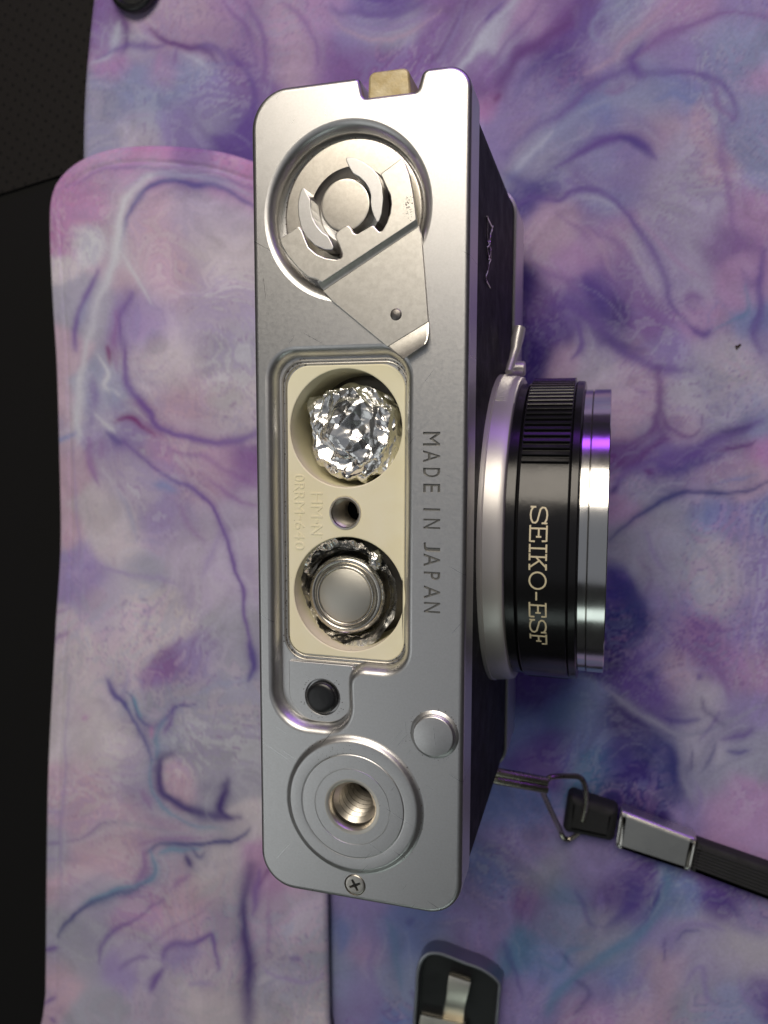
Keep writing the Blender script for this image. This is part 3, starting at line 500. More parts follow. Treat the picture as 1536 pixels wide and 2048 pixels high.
t = MB(); plateprism(t, tray, -1.55, -1.9, .18, holes=[circle(wc1, WR, 72), circle(wc2, WR, 72), circle(thc, THR+.05, 40)])
battery_tray = t.build('battery_tray', M['cream'], camera)
for wc in (wc1, wc2):
    m_ = MB(); lathe(m_, [(WR, -1.7), (WR, -2.5), (WR-.15, -11), (0.01, -11)], wc, n=72)
    m_.build('battery_well', M['cream'], battery_tray)
    m_ = MB(); lathe(m_, [(WR-.2, -10.9), (WR-1.2, -10.6), (3, -10.6), (2.8, -10.3), (.01, -10.3)], wc, n=48)
    m_.build('contact_disc', M['dkmetal'], battery_tray)
def threads(mb, c, r, z0, z1, pitch, depth, n=40):
    """a real cut thread: a helical ridge on the bore wall"""
    turns = (z0-z1)/pitch; steps = int(turns*n); rows = [[], [], [], []]
    for i in range(steps+1):
        th = 2*math.pi*i/n; z = z0-(z0-z1)*i/steps
        for q, (dr, dz) in enumerate(((0, 0), (-depth, -pitch*.46), (-depth, -pitch*.54), (0, -pitch*.99))):
            rows[q].append((c[0]+(r+dr)*math.cos(th), c[1]+(r+dr)*math.sin(th), z+dz))
    mb.strip(rows, False)
m_ = MB(); lathe(m_, [(THR+.12, -1.62), (THR+.06, -1.42), (THR-.12, -1.40), (THR-.22, -1.55)], thc, n=40)
threads(m_, thc, THR-.2, -1.6, -8, .62, .32)
ins = m_.build('threaded_insert', M['threadsteel'], battery_tray, angle=25)
m_ = MB(); lathe(m_, [(THR-.2, -1.7), (THR-.2, -8.6), (.01, -8.6)], thc, n=40); m_.build('bore', M['hole'], ins)
# raised moulded lettering in the tray
let = MB()
def raised(txt, pys, pxb, pxt, z, mb, th=.07):
    for ch, (a, b) in zip(txt, pys):
        if ch == '-':
            xa = at(pxb+(pxt-pxb)*.42, a, z)[0]; xb = at(pxb+(pxt-pxb)*.62, a, z)[0]; ya = at(pxb, a, z)[1]; yb = at(pxb, b, z)[1]
            gl = [[(xa, ya), (xa, yb), (xb, yb), (xb, ya)]]
        else:
            gl = fit_glyph(ch, at(pxb, a, z)[1], at(pxb, b, z)[1], at(pxb, (a+b)/2, z)[0], at(pxt, (a+b)/2, z)[0])
        for l in gl: mb.strip([z3(l, z+th), z3(l, z)])
        mb.tess([z3(l, z+th) for l in gl])
raised('HM-N', [(985, 1006), (1011, 1035), (1039, 1046), (1050, 1069)], 622, 645, -1.55, let)
raised('0RRM-640', [(949, 962), (966, 981), (984, 999), (1003, 1026), (1030, 1039), (1043, 1058), (1062, 1078), (1083, 1099)], 589, 609, -1.55, let)
let.build('moulded_lettering', M['cream'], battery_tray, smooth=False)

# rewind button and its tab
tb = at(576, 1326, -1.5); 
bx0, bx1 = at(578, 1340, -1.4)[0], at(706, 1340, -1.4)[0]; byt = at(640, 1326, -1.4)[1]; byb = at(645, 1444, -1.4)[1]
tab = roundpoly([(bx0, byt), (bx0, byb), (bx1, byb), (bx1, byt)], [.2, 4.4, 4.4, .2], 14)
bc = at(643, 1396, -1.0)
tabo = prism('button_tab', tab, -1.38, -1.9, .12, M['satin'], camera, holes=[circle(bc, 2.62, 48)])
m_ = MB(); lathe(m_, [(.01, -.55), (1.2, -.56), (1.75, -.62), (2.1, -.74), (2.3, -.95), (2.36, -1.25), (2.36, -2.2)], bc, n=56)
m_.build('rewind_button', M['rubber'], camera)
m_ = MB(); lathe(m_, [(2.62, -1.5), (2.62, -2.1), (2.2, -2.1)], bc, n=56); m_.build('button_ring', M['dkmetal'], tabo)

# ---- rewind crank
m_ = MB(); hc = at(690, 410, -.45)
DR = 9.75; dc = (-1.2, 39.9)
lathe(m_, [(DR, -2.8), (DR, -1.95), (DR-.12, -1.8), (DR-.35, -1.72), (6.1, -1.72)], dc, n=96)
knob = m_.build('rewind_knob', M['satin_worn'], camera)
# the collar inside the disc
m_ = MB(); lathe(m_, [(6.3, -1.72), (6.15, -1.78), (5.0, -2.6), (3.9, -3.0), (3.3, -3.0)], (hc[0]-.1, hc[1]-.2), n=80)
m_.build('collar', M['dkmetal'], knob)
m_ = MB(); lathe(m_, [(.01, -.45), (3.15, -.45), (3.36, -.5), (3.45, -.65), (3.45, -3.0)], hc, n=64)
m_.build('hub', M['satin_worn'], knob)
def cp(x, y): return (540+x*.22135, 240+y*.22135)
arc_r = [(675, 330), (760, 340), (850, 380), (930, 440), (985, 510), (1015, 600), (1024, 720), (1010, 850), (975, 950), (940, 880), (915, 810), (905, 740), (908, 680), (890, 620), (860, 570), (805, 515), (745, 482), (700, 400)]
arc_l = [(300, 590), (270, 660), (250, 750), (255, 860), (280, 970), (330, 1060), (400, 1130), (490, 1170), (590, 1177), (555, 1100), (525, 1045), (470, 1010), (420, 950), (385, 880), (368, 800), (365, 715), (335, 660)]
for arc in (arc_r, arc_l):
    prism('fork_guard', roundpoly([at(*cp(*p), .75) for p in arc], .5, 3), .75, -2.6, .12, M['satin'], knob)
lev = [(990, 490), (1190, 340), (1225, 400), (1262, 500), (1290, 640), (1308, 760), (1325, 905), (470, 1470), (420, 1440), (340, 1420), (250, 1340), (150, 1220), (100, 1130), (85, 1075), (260, 955), (290, 1000), (320, 1080), (350, 1150), (420, 1210), (500, 1245), (600, 1260), (645, 1245), (650, 1210), (620, 1130), (588, 1060), (592, 1020), (640, 980), (700, 945), (730, 970), (755, 1018), (785, 1030), (860, 985), (930, 945), (960, 980), (985, 1008), (1010, 1000), (1050, 930), (1080, 850), (1093, 760), (1083, 680), (1050, 610), (1010, 520)]
za = .9
lever = MB()
armp = roundpoly([at(*cp(*p), za) for p in lev], .35, 3)
armp = armp if area(armp) > 0 else armp[::-1]
plateprism(lever, armp, za, za-.55, .16)
# the cranked step and the raised tongue of the lever
zt = .38
A0, A1 = at(833, 437, za), at(634, 563, za)
ton_px = [(838, 452), (843, 470), (848, 530), (855, 620), (857, 644), (775, 694), (666, 604), (645, 582)]
ton = [at(*p, zt) for p in ton_px]
T0, T1 = ton[0], ton[-1]
# smooth S-shaped web between the two levels
N_ = 10; ra = []
def lerp(a, b, t): return (a[0]+(b[0]-a[0])*t, a[1]+(b[1]-a[1])*t)
E0, E1 = lerp(T0, T1, .01), lerp(T0, T1, .99)
for k in range(N_+1):
    t_ = k/N_; sm = t_*t_*(3-2*t_)
    a = lerp(A0, E0, t_); b = lerp(A1, E1, t_); z = za-.02+(zt-za+.02)*sm
    ra.append([(a[0], a[1], z-.5), (a[0], a[1], z), (b[0], b[1], z), (b[0], b[1], z-.5)])
lever.strip(ra)
tip_c = ton
tl = roundpoly(ton, [.05, .4, .4, .4, .05, .05, .4, .05], 6)
tl = tl if area(tl) > 0 else tl[::-1]
# tongue, its end bent gently downwards
mbt = MB(); plateprism(mbt, tl, zt, zt-.34, .1)
lever.add(mbt.v, mbt.f)
lr = []
for pl, pr, z in (((775, 694), (857, 644), zt), ((780, 698), (857, 650), zt+.06), ((787, 704), (857, 660), zt+.22), ((795, 710), (856, 670), zt+.46), ((801, 714), (854, 680), zt+.72), ((806, 718), (850, 688), zt+.95)):
    a = at(*pl, z); b = at(*pr, z); k_ = .05
    lr.append([(a[0], a[1], z-.34), (a[0], a[1], z-.1), lerp(a, b, k_)+(z,), lerp(a, b, 1-k_)+(z,), (b[0], b[1], z-.1), (b[0], b[1], z-.34)])
mbl = MB(); mbl.strip(lr, False); mbl.cap(lr[-1]); lever.add(mbl.v, mbl.f)
lo = lever.build('crank_lever', M['lever'], knob, angle=30)
m_ = MB(); rc = at(792, 629, zt)
lathe(m_, [(.01, zt+.14), (.55, zt+.13), (.72, zt+.05), (.78, zt+.0)], rc, n=28); m_.build('rivet', M['dkmetal'], lo)

# ---- tripod socket, guide pin, screw
sc_c = at(707, 1609, 0)
m_ = MB(); lathe(m_, [(10.3, .0), (10.05, .06), (9.8, .25), (9.6, .5), (9.4, .62), (9.15, .66), (7.75, .66), (7.68, .58), (7.6, .58), (7.54, .66), (7.4, .70), (5.62, .70), (5.56, .62), (5.50, .62), (5.44, .70), (4.1, .70)], sc_c, n=112)
so = m_.build('tripod_socket', M['satin'], camera, angle=50)
m_ = MB(); lathe(m_, [(4.1, .70), (3.75, .70), (3.55, .62), (3.4, .4), (3.3, .05), (3.3, -.2)], sc_c, n=64)
threads(m_, sc_c, 3.3, -.15, -9, 1.27, .62, 48)
m_.build('thread', M['threadsteel'], so, angle=25)
m_ = MB(); lathe(m_, [(3.3, -.2), (3.3, -9.5), (.01, -9.5)], sc_c, n=48); m_.build('bore', M['dkmetal'], so)
pc = at(866, 1474, .9)
m_ = MB(); lathe(m_, [(.01, .92), (2.62, .92), (2.78, .88), (2.88, .75), (2.92, .55), (2.95, .2), (3.35, .02), (3.4, -.02)], pc, n=64)
m_.build('guide_pin', M['satin'], camera, angle=60)
scr = at(710, 1770, 0)
m_ = MB(); lathe(m_, [(1.62, .004), (1.57, .03), (1.55, -.02), (1.52, -.5)], scr, n=40)
lathe(m_, [(1.47, -.5), (1.46, -.02), (1.38, .05), (1.25, .07), (.95, .07)], scr, n=40)
cross = []; a0 = math.radians(28); q = .2; R_ = .9
for k in range(4):
    th = a0+k*math.pi/2; c_, s_ = math.cos(th), math.sin(th)
    for (u, v) in ((q, -q), (R_, -q*.8), (R_, q*.8)): cross.append((scr[0]+u*c_-v*s_, scr[1]+u*s_+v*c_))
m_.tess([z3(circle(scr, .95, 40), .07), z3(cross, .07)]); 
m_.strip([z3(ccw(cross), .07), z3(inset(ccw(cross), .05), -.5)])
hd = m_.build('screw', M['satin_worn'], camera)
m_ = MB(); m_.cap(z3(inset(ccw(cross), .02), -.2)); m_.build('cross_recess', M['hole'], hd)

# ---- door latch in the notch
lx0, lx1 = at(737, 165, -.6)[0], at(820, 165, -.6)[0]; ly = at(780, 140, -.6)[1]
prism('door_latch', roundpoly([(lx0-.1, L2-5), (lx1+.35, L2-5), (lx1-.1, ly-.05), (lx0+.1, ly-.05)], [.2, .2, .9, .9], 6), -.3, -5.5, .35, M['beige'], camera)
prism('latch_housing', roundpoly([(nl-1.5, L2-6), (nr+1.5, L2-6), (nr+1.5, L2-1.2), (nl-1.5, L2-1.2)], .3, 3), -3.4, -6.2, .2, M['dkmetal'], camera)

# ---- body
def bodyloop(g, r=5.0): return roundpoly([(-W2-g, -L2-g), (W2+g, -L2-g), (W2+g, L2+g), (-W2-g, L2+g)], r, 14)
m_ = MB(); b0 = bodyloop(-.3)
m_.strip([z3(inset(b0, .4), -6.4), z3(b0, -6.5), z3(b0, -49.5), z3(inset(b0, .4), -49.7)]); m_.cap(z3(inset(b0, .4), -49.7))
mc = MB(); mc.tess([z3(inset(b0, .2), -6.45), z3(circle(dc, 12, 48), -6.45)])
m_.build('leatherette', M['leather'], camera)
m_ = MB(); b1 = bodyloop(.25, 5.2); b2 = bodyloop(-.6, 5)
m_.strip([z3(inset(b1, .5), -49.4), z3(inset(b1, .1), -49.6), z3(b1, -50.0), z3(b1, -62), z3(inset(b1, .4), -64), z3(inset(b1, 1.6), -65.5), z3(inset(b1, 3), -66)])
m_.cap(z3(inset(b1, 3), -66)); m_.build('top_cover', M['satin'], camera)
# viewfinder bezel on the front of the top cover, seen only as a dark edge
prism('viewfinder_bezel', roundpoly([(W2-.5, -37), (W2+1.3, -36), (W2+1.3, -8), (W2-.5, -7)], .3, 4), -51, -62, .3, M['blackmat'], camera)
# hot shoe and shutter dial the camera stands on
prism('flash_shoe', roundpoly([(-8, -9), (9, -9), (9, 9), (-8, 9)], .6, 4), -65, -H+.05, .3, M['satin'], camera)
m_ = MB(); lathe(m_, [(6.5, -65.6), (6.5, -H+.6), (6.1, -H+.05), (.01, -H+.05)], (0, -40), n=48); m_.build('shutter_dial', M['satin'], camera)
m_ = MB(); lathe(m_, [(7.5, -65.6), (7.5, -H+.6), (7.1, -H+.05), (.01, -H+.05)], (0, 40), n=48); m_.build('wind_lever', M['satin'], camera)

# raised script emblem on the leatherette (front face, seen edge on)
em = MB(); XE = W2-.2
def cpe(x, y): return atx(900+x*200/1024, 380+y*.1953, XE)
for line in ([(372, 272), (392, 320), (425, 395), (405, 450), (385, 545), (372, 470), (375, 330), (372, 272)],
             [(430, 370), (405, 460), (400, 540), (385, 575), (372, 590), (380, 660), (395, 700), (410, 715), (405, 620), (395, 580)],
             [(410, 715), (392, 750), (375, 840), (355, 900), (375, 950), (402, 1000)], [(385, 720), (400, 660), (412, 590)]):
    P3 = [(XE+.12,)+cpe(*p) for p in catmull(line, 3)]
    tube(em, P3, .11, 6, up=(1, 0, 0))
em.build('script_emblem', M['chrome'], camera)

# ---- self-timer lever on the front
m_ = MB()
la = atx(1037, 656, 17.6); lb = atx(1030, 700, 17.2); lc = atx(1021, 744, 16.8)
P3 = [(17.8,)+la, (17.5,)+lerp(la, lb, .5), (17.3,)+lb, (16.9,)+lerp(lb, lc, .5), (16.5,)+lc]
tube(m_, P3, [1.15, 1.2, .95, .75, .7], 12, up=(1, 0, 0), flat=.9)
ld = atx(1040, 738, 17.0); 
lathe(m_, [(0.01, 18.0), (1.2, 17.9), (1.4, 17.6), (1.4, 14.8)], (ld[0], ld[1]), axis='x', n=24)
m_.build('self_timer_lever', M['matte'], camera)

# ---- lens
yc, zc = -5.9, -37.1
m_ = MB(); lathe(m_, [(23.6, 15), (23.6, 32.6)], (yc, zc), 'x', 96); lens = m_.build('lens_barrel', M['hole'], camera)
def ring(name, prof, m, n=144, **k):
    mb = MB(); lathe(mb, prof, (yc, zc), 'x', n); return mb.build(name, m, lens, **k)
ring('base_ring', [(26.75, 14.8), (26.75, 15.35), (26.55, 15.4), (26.55, 15.5), (26.62, 15.6), (26.5, 16.6), (26.4, 17.6), (26.25, 18.35), (26.1, 18.5), (25.7, 18.6), (24.4, 18.6)], M['matte'])
gr = ring('spacer_ring', [(24.8, 18.3), (24.8, 18.5), (25.1, 18.6), (25.1, 19.95), (24.9, 20.1), (24.0, 20.1)], M['black'])
# focusing ring: smooth engraved band plus a ribbed grip sector
x0, x1 = 20.45, 27.55
fr = ring('focus_ring', [(24.2, x0-.1), (25.25, x0-.1), (25.45, x0+.1), (25.45, x1-.1), (25.25, x1+.1), (24.2, x1+.1)], M['black'], 160)
A = 29.2
def ribs(a_from, a_to):
    k = int((a_to-a_from)/2.55)
    for i in range(k):
        a = math.radians(a_from+i*2.55); w_ = math.radians(1.9); hgt = 25.95
        prof_ = [(-w_/2, 25.3), (-w_*.36, hgt-.08), (-w_*.26, hgt), (w_*.26, hgt), (w_*.36, hgt-.08), (w_/2, 25.3)]
        l0 = [(x0+.15, yc+r*math.sin(a+t_), zc+r*math.cos(a+t_)) for t_, r in prof_]
        l1 = [(x1-.15, p[1], p[2]) for p in l0]
        gp = MB(); gp.strip([l0, l1], False); gp.cap(l0); gp.cap(l1); gp.build('grip_rib', M['black'], lens)
ribs(A, 120); ribs(190, 280)
# serrated f-number scale on the shoulder of the base ring
sr = MB()
for i in range(34):
    a = math.radians(55+i*1.1); w_ = math.radians(.55)
    l0 = [(15.7, yc+r*math.sin(a+t_), zc+r*math.cos(a+t_)) for t_, r in ((-w_, 26.6), (-w_*.5, 26.80), (w_*.5, 26.80), (w_, 26.6))]
    l1 = [(18.62, yc+r*math.sin(a+t_), zc+r*math.cos(a+t_)) for t_, r in ((-w_, 26.0), (-w_*.5, 26.18), (w_*.5, 26.18), (w_, 26.0))]
    sr.strip([l0, l1], False); sr.cap(l1); sr.cap(l0)
sr.build('serrated_scale', M['matte'], lens)
ring('trim_ring', [(24.2, 27.7), (25.3, 27.72), (25.45, 27.85), (25.4, 28.8), (25.2, 29.0), (23.6, 29.02)], M['black'])
ring('rear_filter_ring', [(23.7, 29.02), (23.95, 29.05), (24.0, 29.12), (24.0, 30.2), (23.9, 30.3), (23.3, 30.32)], M['chrome'])
ring('front_filter_ring', [(23.3, 30.38), (23.95, 30.40), (24.05, 30.5), (24.05, 33.0), (23.95, 33.12), (23.5, 33.15), (22.9, 33.1), (22.7, 31.0), (17, 29.2), (16.5, 29.2)], M['chrome'])
gm = MB(); lathe(gm, [(16.6, 29.2), (12, 30.3), (6, 31.1), (.01, 31.3)], (yc, zc), 'x', 64); gm.build('front_glass', M['glass'], lens)
# slab-serif lettering printed on the focusing ring
GL = {
 'S': [[(1, .72), (.97, .86), (.75, .97), (.5, 1), (.25, .97), (.05, .86), (.03, .7), (.15, .58), (.5, .5), (.85, .42), (.98, .3), (.96, .14), (.75, .03), (.5, 0), (.22, .03), (.03, .14), (0, .28)], [(1, .72), (1, .98)], [(0, .28), (0, .02)]],
 'E': [[(0, 1), (.97, 1), (.97, .76)], [(0, 0), (1, 0), (1, .26)], [(.16, 1), (.16, 0)], [(.16, .52), (.7, .52)], [(.7, .64), (.7, .4)]],
 'I': [[(0, 1), (1, 1)], [(0, 0), (1, 0)], [(.5, 1), (.5, 0)]],
 'K': [[(0, 1), (.36, 1)], [(0, 0), (.36, 0)], [(.17, 1), (.17, 0)], [(.66, 1), (.98, 1)], [(.84, 1), (.17, .38)], [(.4, .6), (.86, 0)], [(.68, 0), (1, 0)]],
 'O': [[(.5+.5*math.cos(k*math.pi/12), .5+.5*math.sin(k*math.pi/12)) for k in range(25)]],
 '-': [[(0, .42), (1, .42)]],
 'F': [[(0, 1), (.97, 1), (.97, .76)], [(0, 0), (.4, 0)], [(.16, 1), (.16, 0)], [(.16, .52), (.7, .52)], [(.7, .64), (.7, .4)]],
}
tx = MB(); XB, XT = 22.35, 24.7; RL = 25.49; HW = .125
for ch, a, b in (('S', -13.5, -8.2), ('E', -7.3, -2.3), ('I', -1.2, 1.1), ('K', 1.9, 7.0), ('O', 7.9, 13.7), ('-', 15.0, 17.7), ('E', 18.9, 24.4), ('S', 25.7, 31.2), ('F', 32.2, 37.0)):
    for st in GL[ch]:
        # arc length s (towards -Y) and height x
        pts = [(math.radians(a+(b-a)*u)*RL, XB+(XT-XB)*v) for u, v in st]
        dense = []
        for i in range(len(pts)-1):
            for k in range(4): dense.append(lerp(pts[i], pts[i+1], k/4))
        dense.append(pts[-1])
        closed = math.hypot(dense[0][0]-dense[-1][0], dense[0][1]-dense[-1][1]) < 1e-6 and len(pts) > 5
        L_, R__ = [], []
        for i, p in enumerate(dense):
            q0 = dense[max(i-1, 0)]; q1 = dense[min(i+1, len(dense)-1)]
            d_ = (q1[0]-q0[0], q1[1]-q0[1]); l_ = math.hypot(*d_) or 1; nx_, ny_ = -d_[1]/l_*HW, d_[0]/l_*HW
            ex = 0
            if not closed and i in (0, len(dense)-1): ex = HW*(-1 if i == 0 else 1)
            px_, py_ = p[0]+d_[0]/l_*ex*.8, p[1]+d_[1]/l_*ex*.8
            L_.append((px_+nx_, py_+ny_)); R__.append((px_-nx_, py_-ny_))
        f3 = lambda s_, x_, r_: (x_, yc-r_*math.sin(s_/RL), zc+r_*math.cos(s_/RL))
        lo_ = [f3(*p, RL-.06) for p in L_]; lt = [f3(*p, RL) for p in L_]; rt = [f3(*p, RL) for p in R__]; rlo = [f3(*p, RL-.06) for p in R__]
        tx.strip([lo_, lt, rt, rlo], False)
tx.build('printed_lettering', M['ink'], lens, smooth=False)

# ---- strap lug on the lower end of the body
m_ = MB()
l0 = at(996, 1553, -52); l1 = at(1094, 1571, -56)
for off in (.85, -.75):
    tube(m_, [(l0[0]-3, l0[1]+.5+off, -52), (l0[0], l0[1]+off, -52), (l1[0], l1[1]+off, -56)], .95, 14)
m_.build('strap_lug', M['steel'], camera)

# ---- grime along the recess edges
gm = MB()
def speck(mb, c, r, fl=.35, z0=0):
    n = 6; a = random.random()*6
    ring_ = [(c[0]+r*random.uniform(.6, 1.2)*math.cos(a+k*math.pi*2/n), c[1]+r*random.uniform(.6, 1.2)*math.sin(a+k*math.pi*2/n), z0) for k in range(n)]
    v = ring_+[(c[0], c[1], z0+r*fl)]; mb.add(v, [(k, (k+1) % n, n) for k in range(n)])
for i in range(150):
    k = random.randrange(len(gl0)); p = gl0[k]
    if random.random() < .5: k = random.randrange(len(gl1)); p = gl1[k]
    q_ = gl0[(k+1) % len(gl0)] if random.random() < .0 else p
    speck(gm, (p[0]+random.gauss(0, .25), p[1]+random.gauss(0, .25)), random.uniform(.04, .13), z0=-1.66)
for i in range(120):        # long sides of the bead
    y = random.uniform(cy0+2, cy1-2); x = random.choice([cx0-.75, cx0-.3, cx0-.5, cx1+.4]); speck(gm, (x+random.gauss(0, .06), y), random.uniform(.04, .11), z0=-1.66)
for i in range(70):         # the patch on the crank lever's right arm
    u = random.gauss(0, 1); v = random.gauss(0, 1); c = at(*cp(1250+u*24, 770+v*62), za); speck(gm, c, random.uniform(.02, .085)*(1.3 if abs(v) < .4 else .8), .2, za)
for i in range(80):
    th = random.uniform(0, 2*math.pi); rr = DR-abs(random.gauss(0, .12)); speck(gm, (dc[0]+rr*math.cos(th), dc[1]+rr*math.sin(th)), random.uniform(.03, .1), .3, -1.74)
for i in range(90):
    th = random.uniform(-.8, 2.4); rr = 9.9+random.gauss(0, .2); speck(gm, (sc_c[0]+rr*math.cos(th), sc_c[1]+rr*math.sin(th)), random.uniform(.03, .09), .3, .15)
for i in range(40):
    th = random.uniform(1.2, 2.3); rr = random.uniform(6.6, 9); speck(gm, (sc_c[0]+rr*math.cos(th), sc_c[1]+rr*math.sin(th)), random.uniform(.02, .06), .2, .68)
for i in range(26):
    th = random.uniform(0, 6.3); rr = 3.4+abs(random.gauss(0, .25)); speck(gm, (pc[0]+rr*math.cos(th), pc[1]+rr*math.sin(th)), random.uniform(.03, .08), .3, .01)
for i in range(30):
    th = random.uniform(0, 6.3); rr = 2.9+abs(random.gauss(0, .3)); speck(gm, (bc[0]+rr*math.cos(th), bc[1]+rr*math.sin(th)), random.uniform(.03, .09), .3, -1.38)
for i in range(26):
    speck(gm, (random.uniform(cx0+.3, cx1-.3), random.uniform(cy0, cy1)), random.uniform(.02, .06), .3, -1.55) if random.random() < .4 else None
tag(gm.build('grime', M['grime'], camera, smooth=False), kind='stuff')

# ================================================================== foil wad in the upper well
def crumple(p, f, seed):
    q_ = Vector(p)*f+Vector((seed, seed*1.7, -seed))
    d, _ = noise.voronoi(q_)
    return d[1]-d[0]
def poly(D, n, seed):
    """support function of a random polyhedron: flat facets meeting in sharp creases"""
    rs = np.random.RandomState(seed); q_ = rs.randn(n, 3); q_ /= np.linalg.norm(q_, axis=1)[:, None]
    h = 1+rs.randn(n)*.012
    q_ = (q_*h[:, None]).T.astype(np.float32); D = D.astype(np.float32)
    return np.concatenate([np.max(D[i:i+8192]@q_, axis=1) for i in range(0, len(D), 8192)]).astype(float)
def foil_ball():
    bm = bmesh.new(); bmesh.ops.create_icosphere(bm, subdivisions=7, radius=1)
    D = np.array([v.co[:] for v in bm.verts])
    W = D+.06*np.stack([np.sin(D[:, 1]*7+1), np.sin(D[:, 2]*6+2), np.sin(D[:, 0]*8)], 1)
    R0 = 1/poly(D, 40, 3)
    R1 = R0+.6*(poly(W, 90, 5)-poly(W, 70, 6))+1.2*(poly(D, 260, 7)-poly(W, 240, 8))+1.9*(poly(W, 900, 9)-poly(D, 800, 10))+1.0*(poly(D, 2600, 11)-poly(W, 2400, 12))
    c = at(713, 868, -5.0)
    lx = np.hypot(D[:, 0], D[:, 1]); kx = (lx**2+.22)**-.21; kz = np.sign(D[:, 2])*np.abs(D[:, 2])**.66
    for v, d, r, a_, b_, r0_ in zip(bm.verts, D, R1, kx, kz, R0):
        v.co = Vector(((c[0]+d[0]*a_*r*6.45)*S, (c[1]+d[1]*a_*r*6.9)*S, (-5.6+b_*r*3.2+(r-r0_)*3.6+H)*S))
    me = bpy.data.meshes.new('foil_wad')
    bm.to_mesh(me); bm.free(); me.shade_smooth(); me.set_sharp_from_angle(angle=math.radians(12)); me.materials.append(M['foil'])
    o = bpy.data.objects.new('foil_wad', me); COL.objects.link(o); return o
tag(foil_ball(), 'crumpled wad of shiny aluminium foil packed into the upper battery well', 'foil wad')

# ================================================================== button cell and foil collar in the lower well
bcen = at(689, 1192, -4.0)
cell = thing('button_battery', 'round silver button battery with ringed edge and pebbled face in the lower well', 'battery')
m_ = MB(); lathe(m_, [(5.75, -10), (5.78, -5.2), (5.7, -4.75), (5.45, -4.45), (5.1, -4.32), (4.85, -4.36), (4.72, -4.6), (4.62, -4.72), (4.5, -4.6), (4.42, -4.3), (4.25, -4.15), (4.08, -4.16), (3.98, -4.3), (3.95, -4.36)], bcen, n=96)
m_.build('battery_case', M['batt'], cell, angle=60)
m_ = MB(); lathe(m_, [(3.95, -4.36), (3.9, -4.24), (3.8, -4.18), (.01, -4.18)], bcen, n=96); m_.build('battery_face', M['battface'], cell)
def foil_sheet(name, c, r0, zt_, zb_, seed, amp=.35, a_from=0, a_to=360, parent=None, lean=.4, m=None):
    mb = MB(); n = 260; rows = 12; ls = []
    for j in range(rows+1):
        l = []
        for i in range(n+1):
            th = math.radians(a_from+(a_to-a_from)*i/n); t_ = j/rows
            q_ = Vector((math.cos(th)*3, math.sin(th)*3, t_*1.3))
            r = r0+lean*t_+amp*noise.noise(q_*1.1+Vector((seed, 0, 0)))*2+amp*.7*(crumple(q_, 1.6, seed)-.3)+amp*.3*noise.noise(q_*5)
            z = zb_+(zt_-zb_)*t_+t_*(.9*noise.noise(Vector((math.cos(th)*2, math.sin(th)*2, seed)))+.55*noise.noise(Vector((th*6, seed, 0)))+.3*noise.noise(Vector((th*19, seed, 3))))
            l.append((c[0]+r*math.cos(th), c[1]+r*math.sin(th), z))
        ls.append(l)
    mb.strip(ls, False); o = mb.build(name, M['foil'], parent, angle=50)
    return o
collar = thing('foil_collar', 'torn crinkled strip of aluminium foil wrapped round the button battery', 'foil')
foil_sheet('inner_wrap', bcen, 6.15, -3.9, -7.5, 4.2, .2, 0, 360, collar, .8)
foil_sheet('outer_wrap', (bcen[0]+.15, bcen[1]+.05), 6.35, -4.0, -6.2, 9.3, .22, 0, 360, collar, 1.25)
foil_sheet('loose_flap', (bcen[0]+.1, bcen[1]+.7), 6.3, -2.9, -5.0, 15.3, .4, 50, 160, collar, 1.2)
bm = bmesh.new(); bmesh.ops.create_icosphere(bm, subdivisions=4, radius=1); c = at(748, 1120, -3)
for v in bm.verts:
    d = v.co.normalized(); r = 1+(crumple(d, 2.2, 1.)-.3)*.5+noise.noise(d*3)*.2
    v.co = Vector(((c[0]+d.x*r*.95)*S, (c[1]+d.y*r*1.4)*S, (-3.7+d.z*r*1.0+H)*S))
me = bpy.data.meshes.new('foil_crumb'); bm.to_mesh(me); bm.free(); me.shade_smooth(); me.materials.append(M['foil'])
o = bpy.data.objects.new('foil_pellet', me); COL.objects.link(o); o.parent = collar

# ================================================================== wrist strap
strap = thing('wrist_strap', 'black wrist strap with silver ferrule hooked to the camera by a bent wire ring', 'strap')
def p3(px, py, z): return at(px, py, z)+(z,)
m_ = MB()
tri = catmull([p3(1085, 1573, -57), p3(1100, 1555, -57.5), p3(1140, 1552, -60), p3(1160, 1555, -61.5), p3(1170, 1572, -63), p3(1172, 1605, -65), p3(1165, 1640, -67)], 6)
tube(m_, tri, .60, 10)
tri = catmull([p3(1082, 1576, -57), p3(1092, 1600, -60), p3(1108, 1635, -64), p3(1120, 1660, -67.4), p3(1127, 1675, -68.2), p3(1140, 1678, -68.9), p3(1165, 1660, -69)], 6)
tube(m_, tri, .60, 10)
m_.build('wire_ring', M['steel'], strap)
def slab(name, pts, zt_, zb_, bev, m, rad=.5, parent=strap, z=None): return prism(name, roundpoly([at(*p, zt_) for p in pts], rad, 5), zt_, zb_, bev, m, parent)
slab('strap_tip', [(1136, 1588), (1238, 1622), (1228, 1689), (1124, 1667)], -66.6, -70.9, 1.8, M['strap'], 1.3)
fo = slab('ferrule', [(1244, 1622), (1392, 1678), (1378, 1746), (1232, 1698)], -67.2, -70.9, 1.1, M['crimp'], .3)
slab('strap_band', [(1394, 1684), (2300, 2000), (2280, 2085), (1378, 1744)], -68.2, -71.2, 1.2, M['strap'], .3)
m_ = MB()
